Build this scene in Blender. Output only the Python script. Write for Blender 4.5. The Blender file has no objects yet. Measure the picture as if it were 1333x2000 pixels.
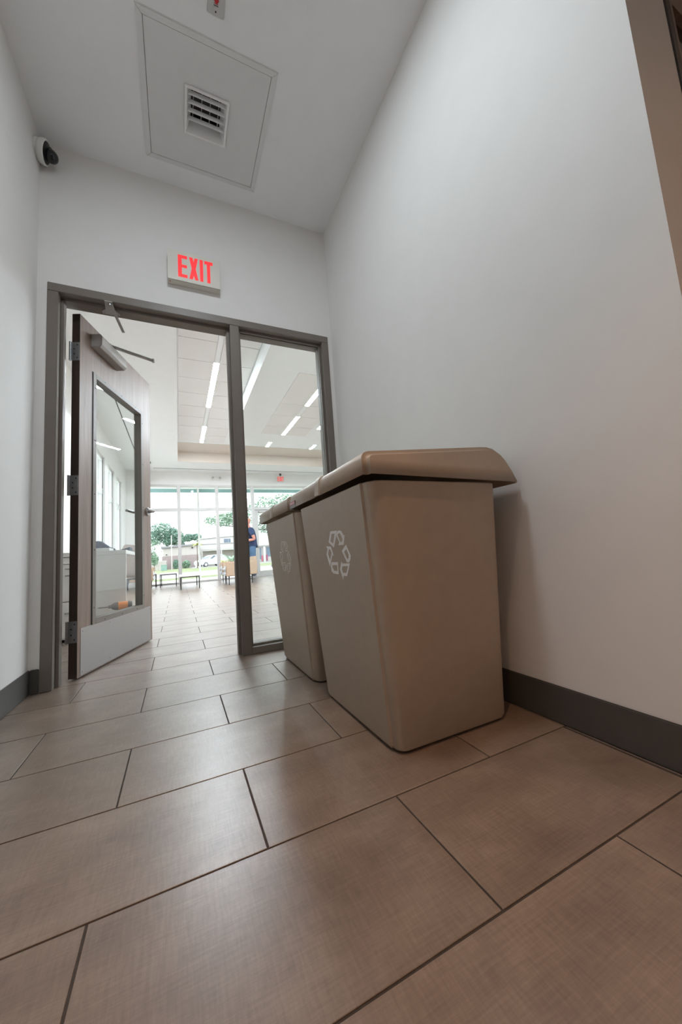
import bpy, bmesh, math, random
from mathutils import Vector, Matrix
from mathutils.geometry import tessellate_polygon

R = math.radians
rnd = random.Random(7)
sc = bpy.context.scene
col = sc.collection

# ------------------------------------------------------------------ camera
cam_d = bpy.data.cameras.new('camera')
cam_d.sensor_fit = 'VERTICAL'
cam_d.sensor_height = 24.0
cam_d.sensor_width = 16.0
cam_d.lens = 698.6 / 2000.0 * 24.0
cam_d.clip_start = 0.02
cam_d.clip_end = 400
cam = bpy.data.objects.new('camera', cam_d)
col.objects.link(cam)
_r = (0.909121627, -0.410378755, -0.071324216)
_u = (0.019199261, -0.129766506, 0.991358685)
_b = (-0.416088038, -0.902634993, -0.110094568)
cam.matrix_world = Matrix(((_r[0], _u[0], _b[0], 0.0), (_r[1], _u[1], _b[1], 0.0),
                           (_r[2], _u[2], _b[2], 0.5795), (0, 0, 0, 1)))
sc.camera = cam

# ------------------------------------------------------------------ world, exposure
SKY = 3.5
LED = 195.0
w = bpy.data.worlds.new('World')
sc.world = w
w.use_nodes = True
_bg = w.node_tree.nodes['Background']
_bg.inputs['Color'].default_value = (0.93, 0.97, 1.0, 1)
_bg.inputs['Strength'].default_value = SKY
sc.view_settings.view_transform = 'Standard'
sc.view_settings.look = 'None'
sc.view_settings.gamma = 1.0
sc.view_settings.use_curve_mapping = False
sc.view_settings.exposure = 0.0
sc.cycles.use_denoising = True
sc.cycles.max_bounces = 10
sc.cycles.diffuse_bounces = 6
sc.cycles.transparent_max_bounces = 16
sc.cycles.sample_clamp_indirect = 6.0


def lamp(name, kind, loc, power, color, rot=(0, 0, 0), **kw):
    d = bpy.data.lights.new(name, kind)
    d.energy = power
    d.color = color
    for k, v in kw.items():
        setattr(d, k, v)
    o = bpy.data.objects.new(name, d)
    o.location = loc
    o.rotation_euler = rot
    col.objects.link(o)
    return o


# sun behind thin cloud, high over the building
lamp('sun', 'SUN', (0, 30, 30), 0.6, (1.0, 0.97, 0.92), (R(28), 0, R(150)), angle=R(12))
# warm recessed downlight in the hallway ceiling above the camera
lamp('hall_downlight', 'SPOT', (0.22, 0.19, 3.03), 108, (1.0, 0.57, 0.33), (0, 0, 0),
     spot_size=R(58), spot_blend=0.9, shadow_soft_size=0.025)
# unseen cool fill added to brighten the walls, and a warm light down the side passage
lamp('hall_cool_fill', 'AREA', (0.1, 0.86, 3.03), 18, (0.86, 0.94, 1.0), (0, 0, 0), shape='SQUARE', size=0.3)
lamp('back_warm_fill', 'SPOT', (0.35, -1.8, 3.0), 36, (1.0, 0.58, 0.36), (0, 0, 0),
     spot_size=R(122), spot_blend=0.5, shadow_soft_size=0.08)  # unseen warm fill, added to light the near face of the bin
lamp('passage_downlight', 'SPOT', (2.2, -0.9, 3.0), 40, (1.0, 0.62, 0.38), (0, 0, 0),
     spot_size=R(120), spot_blend=0.7, shadow_soft_size=0.08)

# ------------------------------------------------------------------ materials
_M = {}


def principled(name):
    m = bpy.data.materials.new(name)
    m.use_nodes = True
    return m, m.node_tree, m.node_tree.nodes['Principled BSDF']


def mat(name, color, rough=0.5, metal=0.0, var=0.0, scale=20.0, bump=0.0, stretch=(1, 1, 1), spec=0.5, coat=0.0):
    """plain procedural material: colour broken by a noise, optional bump"""
    if name in _M:
        return _M[name]
    m, nt, p = principled(name)
    p.inputs['Base Color'].default_value = (*color, 1)
    p.inputs['Roughness'].default_value = rough
    p.inputs['Metallic'].default_value = metal
    p.inputs['Specular IOR Level'].default_value = spec
    p.inputs['Coat Weight'].default_value = coat
    if var or bump:
        tc = nt.nodes.new('ShaderNodeTexCoord')
        mp = nt.nodes.new('ShaderNodeMapping')
        mp.inputs['Scale'].default_value = stretch
        nt.links.new(tc.outputs['Object'], mp.inputs['Vector'])
        nz = nt.nodes.new('ShaderNodeTexNoise')
        nz.inputs['Scale'].default_value = scale
        nz.inputs['Detail'].default_value = 6
        nt.links.new(mp.outputs['Vector'], nz.inputs['Vector'])
        if var:
            cr = nt.nodes.new('ShaderNodeValToRGB')
            cr.color_ramp.elements[0].position = 0.3
            cr.color_ramp.elements[1].position = 0.7
            cr.color_ramp.elements[0].color = tuple(max(0, c * (1 - var)) for c in color) + (1,)
            cr.color_ramp.elements[1].color = tuple(min(1, c * (1 + var)) for c in color) + (1,)
            nt.links.new(nz.outputs['Fac'], cr.inputs['Fac'])
            nt.links.new(cr.outputs['Color'], p.inputs['Base Color'])
        if bump:
            b = nt.nodes.new('ShaderNodeBump')
            b.inputs['Strength'].default_value = bump
            b.inputs['Distance'].default_value = 0.002
            nt.links.new(nz.outputs['Fac'], b.inputs['Height'])
            nt.links.new(b.outputs['Normal'], p.inputs['Normal'])
    _M[name] = m
    return m


def emit(name, color, strength):
    if name in _M:
        return _M[name]
    m, nt, p = principled(name)
    p.inputs['Base Color'].default_value = (*(c * 0.15 for c in color), 1)
    p.inputs['Emission Color'].default_value = (*color, 1)
    p.inputs['Emission Strength'].default_value = strength
    _M[name] = m
    return m


def glass_mat(name, tint=(0.97, 0.99, 0.985), refl=1.0):
    """thin sheet glass: straight-through transmission plus Fresnel reflection"""
    if name in _M:
        return _M[name]
    m = bpy.data.materials.new(name)
    m.use_nodes = True
    nt = m.node_tree
    nt.nodes.clear()
    out = nt.nodes.new('ShaderNodeOutputMaterial')
    mix = nt.nodes.new('ShaderNodeMixShader')
    tr = nt.nodes.new('ShaderNodeBsdfTransparent')
    gl = nt.nodes.new('ShaderNodeBsdfGlossy')
    fr = nt.nodes.new('ShaderNodeFresnel')
    mu = nt.nodes.new('ShaderNodeMath')
    mu.operation = 'MULTIPLY'
    mu.use_clamp = True
    mu.inputs[1].default_value = refl
    ge = nt.nodes.new('ShaderNodeNewGeometry')
    io = nt.nodes.new('ShaderNodeMix')          # same reflectance from both faces of the sheet
    io.inputs[2].default_value = 1.45
    io.inputs[3].default_value = 1 / 1.45
    nt.links.new(ge.outputs['Backfacing'], io.inputs[0])
    nt.links.new(io.outputs[0], fr.inputs['IOR'])
    tr.inputs['Color'].default_value = (*tint, 1)
    gl.inputs['Roughness'].default_value = 0.0
    nt.links.new(fr.outputs['Fac'], mu.inputs[0])
    nt.links.new(mu.outputs['Value'], mix.inputs['Fac'])
    nt.links.new(tr.outputs['BSDF'], mix.inputs[1])
    nt.links.new(gl.outputs['BSDF'], mix.inputs[2])
    nt.links.new(mix.outputs['Shader'], out.inputs['Surface'])
    _M[name] = m
    return m


def tile_mat(name, dark, mid, light, rough):
    """porcelain tile with a linen / worn wood print running along its length, shifted per tile"""
    m, nt, p = principled(name)
    L = nt.links.new
    tc = nt.nodes.new('ShaderNodeTexCoord')
    oi = nt.nodes.new('ShaderNodeObjectInfo')
    sc_ = nt.nodes.new('ShaderNodeVectorMath')
    sc_.operation = 'SCALE'
    cb = nt.nodes.new('ShaderNodeCombineXYZ')
    L(oi.outputs['Random'], cb.inputs[0])
    L(oi.outputs['Random'], cb.inputs[1])
    L(cb.outputs[0], sc_.inputs[0])
    sc_.inputs['Scale'].default_value = 37.0
    ad = nt.nodes.new('ShaderNodeVectorMath')
    ad.operation = 'ADD'
    L(tc.outputs['Object'], ad.inputs[0])
    L(sc_.outputs[0], ad.inputs[1])

    def noise(scale, stretch, detail=6, rough_=0.6):
        mp = nt.nodes.new('ShaderNodeMapping')
        mp.inputs['Scale'].default_value = stretch
        L(ad.outputs[0], mp.inputs['Vector'])
        n = nt.nodes.new('ShaderNodeTexNoise')
        n.inputs['Scale'].default_value = scale
        n.inputs['Detail'].default_value = detail
        n.inputs['Roughness'].default_value = rough_
        L(mp.outputs[0], n.inputs['Vector'])
        return n.outputs['Fac']
    cloud = noise(5.0, (1.0, 1.6, 1), 5, 0.55)
    grain = noise(16.0, (1.0, 14.0, 1), 6, 0.65)
    weave = noise(20.0, (9.0, 1.0, 1), 5, 0.65)
    mixa = nt.nodes.new('ShaderNodeMix')
    mixa.inputs[0].default_value = 0.5
    L(grain, mixa.inputs[2])
    L(weave, mixa.inputs[3])
    mixb = nt.nodes.new('ShaderNodeMix')
    mixb.inputs[0].default_value = 0.58
    L(cloud, mixb.inputs[2])
    L(mixa.outputs[0], mixb.inputs[3])
    cr = nt.nodes.new('ShaderNodeValToRGB')
    e = cr.color_ramp.elements
    e[0].position, e[1].position = 0.36, 0.64
    e[0].color, e[1].color = (*dark, 1), (*light, 1)
    k = e.new(0.5)
    k.color = (*mid, 1)
    L(mixb.outputs[0], cr.inputs['Fac'])
    hs = nt.nodes.new('ShaderNodeHueSaturation')
    mr = nt.nodes.new('ShaderNodeMapRange')
    mr.inputs['To Min'].default_value = 0.93
    mr.inputs['To Max'].default_value = 1.07
    L(oi.outputs['Random'], mr.inputs['Value'])
    L(mr.outputs[0], hs.inputs['Value'])
    L(cr.outputs['Color'], hs.inputs['Color'])
    L(hs.outputs['Color'], p.inputs['Base Color'])
    p.inputs['Roughness'].default_value = rough
    p.inputs['Specular IOR Level'].default_value = 0.85
    b = nt.nodes.new('ShaderNodeBump')
    b.inputs['Strength'].default_value = 0.25
    b.inputs['Distance'].default_value = 0.001
    L(mixa.outputs[0], b.inputs['Height'])
    L(b.outputs['Normal'], p.inputs['Normal'])
    _M[name] = m
    return m


def wood_mat(name, dark, light, axis_stretch, rough=0.45):
    m, nt, p = principled(name)
    L = nt.links.new
    tc = nt.nodes.new('ShaderNodeTexCoord')
    mp = nt.nodes.new('ShaderNodeMapping')
    mp.inputs['Scale'].default_value = axis_stretch
    L(tc.outputs['Object'], mp.inputs['Vector'])
    n = nt.nodes.new('ShaderNodeTexNoise')
    n.inputs['Scale'].default_value = 3.0
    n.inputs['Detail'].default_value = 8
    n.inputs['Distortion'].default_value = 0.6
    L(mp.outputs[0], n.inputs['Vector'])
    cr = nt.nodes.new('ShaderNodeValToRGB')
    cr.color_ramp.elements[0].position = 0.35
    cr.color_ramp.elements[1].position = 0.68
    cr.color_ramp.elements[0].color = (*dark, 1)
    cr.color_ramp.elements[1].color = (*light, 1)
    L(n.outputs['Fac'], cr.inputs['Fac'])
    L(cr.outputs['Color'], p.inputs['Base Color'])
    p.inputs['Roughness'].default_value = rough
    _M[name] = m
    return m


PAINT = mat('wall_paint', (0.76, 0.755, 0.74), 0.62, var=0.012, scale=9, bump=0.05)
PAINT_L = mat('lobby_paint', (0.80, 0.79, 0.77), 0.6, var=0.01, scale=7)
CEIL = mat('ceiling_paint', (0.85, 0.865, 0.88), 0.8, var=0.01, scale=9)
CEIL_L = mat('lobby_ceiling_paint', (0.88, 0.89, 0.89), 0.8, var=0.01, scale=7)
ACT = mat('acoustic_panel', (0.82, 0.80, 0.78), 0.9, var=0.03, scale=120, bump=0.1)
FRAME = mat('frame_paint', (0.175, 0.151, 0.129), 0.42, var=0.05, scale=14)
BASE = mat('rubber_base', (0.075, 0.072, 0.066), 0.45, var=0.06, scale=18)
GROUT = mat('grout', (0.045, 0.036, 0.030), 0.9, var=0.2, scale=60)
TILE = tile_mat('porcelain_tile', (0.130, 0.093, 0.070), (0.190, 0.141, 0.108), (0.258, 0.199, 0.156), 0.33)
WOOD = wood_mat('door_veneer', (0.185, 0.128, 0.100), (0.265, 0.192, 0.155), (12, 12, 0.7), 0.40)
WOOD_EDGE = wood_mat('door_edge', (0.034, 0.022, 0.016), (0.060, 0.040, 0.030), (12, 12, 0.7), 0.45)
STEEL = mat('brushed_steel', (0.36, 0.35, 0.345), 0.38, 0.85, var=0.06, scale=40, stretch=(1, 1, 14))
ALU = mat('closer_paint', (0.40, 0.385, 0.37), 0.42, 0.35, var=0.03, scale=30)
HINGE = mat('hinge_steel', (0.36, 0.37, 0.38), 0.35, 0.8, var=0.08, scale=40)
DARKMETAL = mat('dark_metal', (0.035, 0.032, 0.03), 0.5, 0.3, var=0.1, scale=20)
BLACK = mat('black_plastic', (0.012, 0.012, 0.013), 0.3, var=0.1, scale=20)
BLACKGLOSS = mat('black_dome', (0.008, 0.009, 0.011), 0.06)
WHITEPL = mat('white_plastic', (0.74, 0.74, 0.72), 0.45, var=0.02, scale=20)
VENTW = mat('vent_white', (0.82, 0.83, 0.83), 0.4, var=0.015, scale=30)
PANELG = mat('access_panel', (0.72, 0.735, 0.74), 0.6, var=0.012, scale=16)
BIN = mat('bin_plastic', (0.405, 0.330, 0.258), 0.46, var=0.03, scale=26, bump=0.08)
BIN_EDGE_LIGHT = mat('bin_edge_light', (0.80, 0.77, 0.72), 0.4, var=0.03, scale=26)  # bin plastic paled to paint in light on the moulded edges
PRINT = mat('white_print', (0.80, 0.79, 0.77), 0.5, var=0.04, scale=60)
CREAM = mat('sign_housing', (0.70, 0.68, 0.61), 0.45, var=0.02, scale=20)
GLASS = glass_mat('clear_glass')
GLASS_DOOR = glass_mat('door_glass', (0.94, 0.965, 0.96), 1.0)
GLASS_OUT = glass_mat('storefront_glass', (0.97, 0.985, 0.985), 0.8)
ALUF = mat('storefront_aluminium', (0.56, 0.545, 0.53), 0.45, 0.2, var=0.02, scale=20)
LAMP_RED = emit('sign_red', (1.0, 0.022, 0.028), 1.0)
LEDM = emit('led_diffuser', (0.84, 0.93, 1.0), LED)

# ------------------------------------------------------------------ mesh helpers


class MB:
    def __init__(s):
        s.v, s.f = [], []

    def add(s, vs, fs):
        o = len(s.v)
        s.v += [tuple(p) for p in vs]
        s.f += [tuple(i + o for i in f) for f in fs]
        return s

    def box(s, x0, x1, y0, y1, z0, z1):
        return s.add([(x0, y0, z0), (x1, y0, z0), (x1, y1, z0), (x0, y1, z0), (x0, y0, z1), (x1, y0, z1), (x1, y1, z1), (x0, y1, z1)],
                     [(0, 3, 2, 1), (4, 5, 6, 7), (0, 1, 5, 4), (1, 2, 6, 5), (2, 3, 7, 6), (3, 0, 4, 7)])

    def hull(s, a, b):
        """two matching rings of points, capped"""
        n = len(a)
        return s.add(list(a) + list(b), [tuple(range(n))[::-1], tuple(range(n, 2 * n))] +
                     [(i, (i + 1) % n, n + (i + 1) % n, n + i) for i in range(n)])

    def rings(s, rs, cap0=True, cap1=True, closed=True):
        n = len(rs[0])
        vs = [p for r in rs for p in r]
        fs = []
        for k in range(len(rs) - 1):
            for i in range(n if closed else n - 1):
                j = (i + 1) % n
                fs.append((k * n + i, k * n + j, (k + 1) * n + j, (k + 1) * n + i))
        if cap0:
            fs.append(tuple(range(n))[::-1])
        if cap1:
            fs.append(tuple(range((len(rs) - 1) * n, len(rs) * n)))
        return s.add(vs, fs)

    def tube(s, path, r, n=10, r1=None):
        path = [Vector(p) for p in path]
        rs = []
        for k, p in enumerate(path):
            d = (path[min(k + 1, len(path) - 1)] - path[max(k - 1, 0)]).normalized()
            a = d.cross(Vector((0, 0, 1)))
            if a.length < 1e-4:
                a = Vector((1, 0, 0))
            a.normalize()
            b = d.cross(a)
            rr = r if r1 is None else r + (r1 - r) * k / (len(path) - 1)
            rs.append([p + (a * math.cos(2 * math.pi * i / n) + b * math.sin(2 * math.pi * i / n)) * rr for i in range(n)])
        return s.rings(rs)

    def bar(s, a, b, wdt, hgt, up=(0, 0, 1)):
        a, b = Vector(a), Vector(b)
        d = (b - a).normalized()
        sd = d.cross(Vector(up)).normalized() * (wdt / 2)
        u = sd.cross(d).normalized() * (hgt / 2)
        q = [sd + u, -sd + u, -sd - u, sd - u]
        return s.hull([a + p for p in q], [b + p for p in q])

    def lathe(s, prof, n=24, M=None, cap=True):
        """prof: list of (radius, height) round local z"""
        rs = [[(r * math.cos(2 * math.pi * i / n), r * math.sin(2 * math.pi * i / n), h) for i in range(n)] for r, h in prof]
        if M is not None:
            rs = [[M @ Vector(p) for p in r] for r in rs]
        return s.rings(rs, cap, cap)

    def ball(s, c, r, n=12, m=8, sq=(1, 1, 1)):
        rs = []
        for k in range(1, m):
            t = math.pi * k / m
            rs.append([(c[0] + sq[0] * r * math.sin(t) * math.cos(2 * math.pi * i / n), c[1] + sq[1] * r * math.sin(t) * math.sin(2 * math.pi * i / n),
                        c[2] - sq[2] * r * math.cos(t)) for i in range(n)])
        return s.rings(rs)

    def build(s, name, m, parent=None, smooth=None, bevel=0, seg=2, loc=None):
        me = bpy.data.meshes.new(name)
        me.from_pydata(s.v, [], s.f)
        bm = bmesh.new()
        bm.from_mesh(me)
        bmesh.ops.recalc_face_normals(bm, faces=bm.faces)
        if bevel:
            es = [e for e in bm.edges if len(e.link_faces) == 2 and e.calc_face_angle(0) > R(30)]
            bmesh.ops.bevel(bm, geom=es, offset=bevel, segments=seg, affect='EDGES', clamp_overlap=True)
        bm.to_mesh(me)
        bm.free()
        if smooth or bevel:
            me.shade_smooth()
            me.set_sharp_from_angle(angle=R(smooth or 40))
        me.materials.append(m)
        o = bpy.data.objects.new(name, me)
        col.objects.link(o)
        if parent:
            o.parent = parent
        if loc:
            o.location = loc
        return o


def box(name, m, parent, x0, x1, y0, y1, z0, z1, bevel=0, seg=2):
    return MB().box(x0, x1, y0, y1, z0, z1).build(name, m, parent, bevel=bevel, seg=seg)


def tag(o, label, cat, group=None, kind=None):
    if label:
        o['label'] = label
    if cat:
        o['category'] = cat
    if group:
        o['group'] = group
    if kind:
        o['kind'] = kind
    return o


def empty(name, loc=(0, 0, 0), rz=0.0):
    o = bpy.data.objects.new(name, None)
    o.empty_display_size = 0.1
    o.location = loc
    o.rotation_euler = (0, 0, rz)
    col.objects.link(o)
    return o


def copy_tree(o, parent=None):
    c = o.copy()
    col.objects.link(c)
    c.parent = parent
    for ch in list(o.children):
        copy_tree(ch, c)
    return c


def poly_plate(outer, hole, thick, f):
    """flat shape (optionally with a hole) mapped by f(u, v, w) and given thickness"""
    mb = MB()
    loops = [outer] + ([hole] if hole else [])
    tris = tessellate_polygon([[Vector((p[0], p[1], 0)) for p in l] for l in loops])
    pts = [p for l in loops for p in l]
    n = len(pts)
    mb.add([f(p[0], p[1], thick) for p in pts] + [f(p[0], p[1], 0) for p in pts],
           [tuple(t) for t in tris] + [tuple(i + n for i in t[::-1]) for t in tris])
    o = 0
    for l in loops:
        k = len(l)
        mb.f += [(o + i, o + (i + 1) % k, n + o + (i + 1) % k, n + o + i) for i in range(k)]
        o += k
    return mb


# ------------------------------------------------------------------ key dimensions (metres)
XL, XR = -0.677, 1.077          # hallway side walls
YD = 2.2885                     # face of the door frame
YW, YB = 2.294, 2.432           # hall face and lobby face of the partition
HC = 3.0438                     # hallway ceiling
S = 3.265                       # lobby soffit
HT = 3.54                       # lobby tray ceiling
YF = 11.35                      # storefront
LX = -1.284                     # lobby window wall

# ------------------------------------------------------------------ room shell
fl = MB().box(-1.5, 6.3, -2.7, 11.47, -0.12, -0.0025).build('floor', GROUT)
tag(fl, 'taupe stone-look tiled floor running from hallway into lobby', 'floor', kind='structure')

TW, TP = 0.6046, 0.3092
GAP = 0.0021


def tile_mesh(x0, x1, y0, y1, cx, cy):
    mb = MB()
    b = 0.0007
    a = [(x0 + GAP, y0 + GAP), (x1 - GAP, y0 + GAP), (x1 - GAP, y1 - GAP), (x0 + GAP, y1 - GAP)]
    c = [(x0 + GAP + b, y0 + GAP + b), (x1 - GAP - b, y0 + GAP + b), (x1 - GAP - b, y1 - GAP - b), (x0 + GAP + b, y1 - GAP - b)]
    mb.rings([[(p[0] - cx, p[1] - cy, -0.004) for p in a], [(p[0] - cx, p[1] - cy, -b) for p in a], [(p[0] - cx, p[1] - cy, 0.0) for p in c]], cap0=False)
    return mb


full = None
rest = MB()
for k in range(-29, 16):
    y0 = 2.3407 - (k + 1) * TP
    y1 = y0 + TP
    ph = 0.153 if k % 2 == 0 else -0.149
    for i in range(-3, 11):
        x0 = ph + i * TW
        x1 = x0 + TW
        if y0 < YW:
            lo, hi = XL, (3.1 if y1 <= 0.5 else 1.0675)
        else:
            lo, hi = LX, 6.1
        a, b_ = max(x0, lo), min(x1, hi)
        if b_ - a < 0.03 or y0 > YF - 0.03:
            continue
        yy1 = min(y1, YF - 0.04)
        cx, cy = (a + b_) / 2, (y0 + yy1) / 2
        near = (y0 > -0.1 and y1 < 5.2 and a < 1.9 + 0.25 * max(0, y0 - 2.3) and b_ > -0.95 and not (y0 < 0.3 and a > 1.1))
        if not near:
            m0 = tile_mesh(a, b_, y0, yy1, 0, 0)
            rest.add(m0.v, m0.f)
            continue
        isfull = abs(b_ - a - TW) < 1e-6 and abs(yy1 - y0 - TP) < 1e-6
        if isfull and full is not None:
            o = full.copy()
            col.objects.link(o)
            o.location = (cx, cy, 0)
        else:
            o = tile_mesh(a, b_, y0, yy1, cx, cy).build('tile', TILE, fl, loc=(cx, cy, 0))
            if isfull:
                full = o
# narrow cut strip along the right-hand base
for k in range(0, 7):
    y0 = 2.3407 - (k + 1) * TP
    tile_mesh(1.0675, 1.0775, max(y0, 0.36), y0 + TP, 1.072, y0 + TP / 2).build('tile_strip', TILE, fl, loc=(1.072, y0 + TP / 2, 0))
ro = rest.build('distant_tiles', TILE, fl)
ro['kind'] = 'stuff'

tag(box('wall_left', PAINT, None, XL - 0.12, XL, -2.7, YW, 0, HC + 0.1), 'off-white left wall of the hallway', 'wall', kind='structure')
tag(box('wall_right', PAINT, None, XR, XR + 0.12, 0.3606, YW, 0, HC + 0.1), 'tall blank grey-white right wall behind the bins', 'wall', kind='structure')
tag(MB().box(XR + 0.12, 1.312, 0.3606, 0.48, 0, HC + 0.1).box(1.312, 2.32, 0.3606, 0.48, 2.45, HC + 0.1).box(2.32, 3.2, 0.3606, 0.48, 0, HC + 0.1)
    .build('wall_passage', PAINT), 'warm beige-lit return wall at the right edge', 'wall', kind='structure')
tag(MB().box(3.2, 3.3, -2.7, 0.48, 0, HC + 0.1).build('wall_east', PAINT), 'hallway end wall out of view on the right', 'wall', kind='structure')
tag(MB().box(XL - 0.12, 3.3, -2.8, -2.7, 0, HC + 0.1).build('wall_back', PAINT), 'hallway wall behind the viewpoint', 'wall', kind='structure')
tag(MB().box(LX - 0.2, -0.62, YW, YB, 0, 4.0).box(-0.62, 1.037, YW, YB, 2.17, 4.0).box(1.037, 6.3, YW, YB, 0, 4.0)
    .build('wall_far', PAINT), 'off-white wall with the doorway and exit sign', 'wall', kind='structure')

# hallway ceiling with an opening for the access panel
PX0, PX1, PY0, PY1 = -0.130, 0.515, 1.498, 2.155
tag(MB().box(XL, PX0 + 0.015, -2.7, YW, HC, HC + 0.1).box(PX1 - 0.015, XR, -2.7, YW, HC, HC + 0.1).box(XR, 3.2, -2.7, 0.3606, HC, HC + 0.1)
    .box(PX0 + 0.015, PX1 - 0.015, -2.7, PY0 + 0.015, HC, HC + 0.1).box(PX0 + 0.015, PX1 - 0.015, PY1 - 0.015, YW, HC, HC + 0.1)
    .box(PX0 - 0.1, PX1 + 0.1, PY0 - 0.1, PY1 + 0.1, HC + 0.1, HC + 0.15).build('ceiling', CEIL),
    'plain white hallway ceiling around the access panel', 'ceiling', kind='structure')

# baseboards
tag(box('baseboard_left', BASE, None, XL, XL + 0.0085, -2.7, YW, 0.0005, 0.1157, 0.003), 'dark grey rubber base on the left wall', 'baseboard', kind='structure')
tag(box('baseboard_right', BASE, None, XR - 0.007, XR, 0.3606, YW, 0.0005, 0.1157, 0.003), 'dark grey rubber base along the right wall', 'baseboard', kind='structure')
tag(box('baseboard_far', BASE, None, XL + 0.009, -0.632, YW - 0.0085, YW, 0.0005, 0.1157, 0.003), 'short dark base between corner and door frame', 'baseboard', kind='structure')

# ------------------------------------------------------------------ door frame with sidelite
fr = tag(empty('trim_1', (0, YD, 0)), 'dark taupe steel frame around doorway and glass sidelite', 'door frame', kind='structure')
FD = 0.146
B = 0.0022
box('jamb', FRAME, fr, -0.6309, -0.581, 0, FD, 0, 2.130, B)
box('jamb', FRAME, fr, 0.998, 1.0477, 0, FD, 0, 2.130, B)
box('head', FRAME, fr, -0.6309, 1.0477, 0, FD, 2.1305, 2.1803, B)
box('mullion', FRAME, fr, 0.340, 0.3975, 0, FD, 0, 2.130, B)
box('sill', FRAME, fr, 0.398, 0.9975, 0, FD, 0.0005, 0.041, B)
box('door_stop', FRAME, fr, -0.5805, -0.565, 0.048, 0.098, 0, 2.1145, 0.0015)
box('door_stop', FRAME, fr, 0.324, 0.3395, 0.048, 0.098, 0, 2.1145, 0.0015)
box('door_stop', FRAME, fr, -0.5645, 0.3235, 0.048, 0.098, 2.115, 2.130, 0.0015)
for y0, y1 in ((0.036, 0.052), (0.060, 0.102)):
    box('glazing_stop', FRAME, fr, 0.398, 0.4115, y0, y1, 0.0415, 2.130, 0.0015)
    box('glazing_stop', FRAME, fr, 0.984, 0.9975, y0, y1, 0.0415, 2.130, 0.0015)
    box('glazing_stop', FRAME, fr, 0.412, 0.9835, y0, y1, 0.0415, 0.055, 0.0015)
    box('glazing_stop', FRAME, fr, 0.412, 0.9835, y0, y1, 2.1165, 2.130, 0.0015)
# parallel-arm bracket left on the head
z0 = 2.1142
sh = poly_plate([(-0.359, -0.028), (-0.322, -0.028), (-0.318, 0.050), (-0.296, 0.074), (-0.296, 0.098), (-0.387, 0.098), (-0.387, 0.072), (-0.366, 0.050)],
                None, -0.006, lambda u, v, t: (u, v, z0 + t))
br = sh.build('closer_bracket', ALU, fr, bevel=0.0012)
br['label'] = 'bright steel bracket with a loose arm'
MB().bar((-0.331, -0.018, z0 - 0.012), (-0.293, 0.21, 2.076), 0.017, 0.006).build('arm', ALU, br, bevel=0.001)
MB().lathe([(0.010, z0 - 0.02), (0.010, z0 - 0.006)], 14, Matrix.Translation((-0.335, -0.012, 0))).build('pivot_bolt', STEEL, br, smooth=40)
for sx, sy in ((-0.375, 0.085), (-0.308, 0.085), (-0.345, 0.015)):
    MB().lathe([(0.0045, z0 - 0.0085), (0.0045, z0 - 0.006)], 10, Matrix.Translation((sx, sy, 0))).build('screw', STEEL, br, smooth=40)

sl = tag(empty('window_1', (0.7, YD + 0.056, 0)), 'clear glass sidelite pane beside the doorway', 'window', kind='structure')
MB().box(-0.2885, 0.2835, -0.003, 0.003, 0.045, 2.127).build('glass_pane', GLASS, sl)

# ------------------------------------------------------------------ open door leaf
ANG = R(69.92)
d = tag(empty('door_1', (-0.5046, 2.4116, 0), ANG), 'open brown wood door with tall glass lite and steel kick plate', 'door', kind='structure')
W, ZB, ZT, T = 0.895, 0.0085, 2.098, 0.0445
LX0, LX1, LZ0, LZ1 = 0.148, 0.748, 0.285, 1.787
MB().box(0.0015, LX0, 0, T, ZB, ZT).box(LX1, W, 0, T, ZB, ZT).box(LX0, LX1, 0, T, LZ1, ZT).box(LX0, LX1, 0, T, ZB, LZ0).build('leaf', WOOD, d)
box('hinge_edge', WOOD_EDGE, d, 0.0, 0.0014, 0.0005, T - 0.0005, ZB, ZT)
lf = MB()
for x0, x1, z0_, z1_ in ((0.125, 0.158, 0.264, 1.800), (0.735, 0.768, 0.264, 1.800), (0.158, 0.735, 0.264, 0.295), (0.158, 0.735, 1.769, 1.800)):
    lf.box(x0, x1, -0.0045, 0.0, z0_, z1_)
    lf.box(x0, x1, T, T + 0.0045, z0_, z1_)
for x0, x1, z0_, z1_ in ((LX0, 0.158, 0.285, 1.787), (0.735, LX1, 0.285, 1.787), (0.158, 0.735, 0.285, 0.295), (0.158, 0.735, 1.769, 1.787)):
    lf.box(x0 + 0.0005, x1 - 0.0005, 0.0, T, z0_ + 0.0005, z1_ - 0.0005)
lfo = lf.build('lite_frame', FRAME, d, bevel=0.001, seg=1)
box('shadow_gap', BLACK, d, 0.1175, 0.1245, -0.0008, 0.0, 0.264, 1.800)
MB().box(0.1585, 0.7345, 0.020, 0.026, 0.2955, 1.7685).build('glass_pane', GLASS_DOOR, d)
dot = None


def screw(name, x, y, z, r, parent, m):
    return MB().lathe([(r, 0), (r * 0.9, 0.0012), (r * 0.4, 0.002)], 10, Matrix.Translation((x, y, z)) @ Matrix.Rotation(R(90), 4, 'X')).build(name, m, parent, smooth=50)


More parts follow.
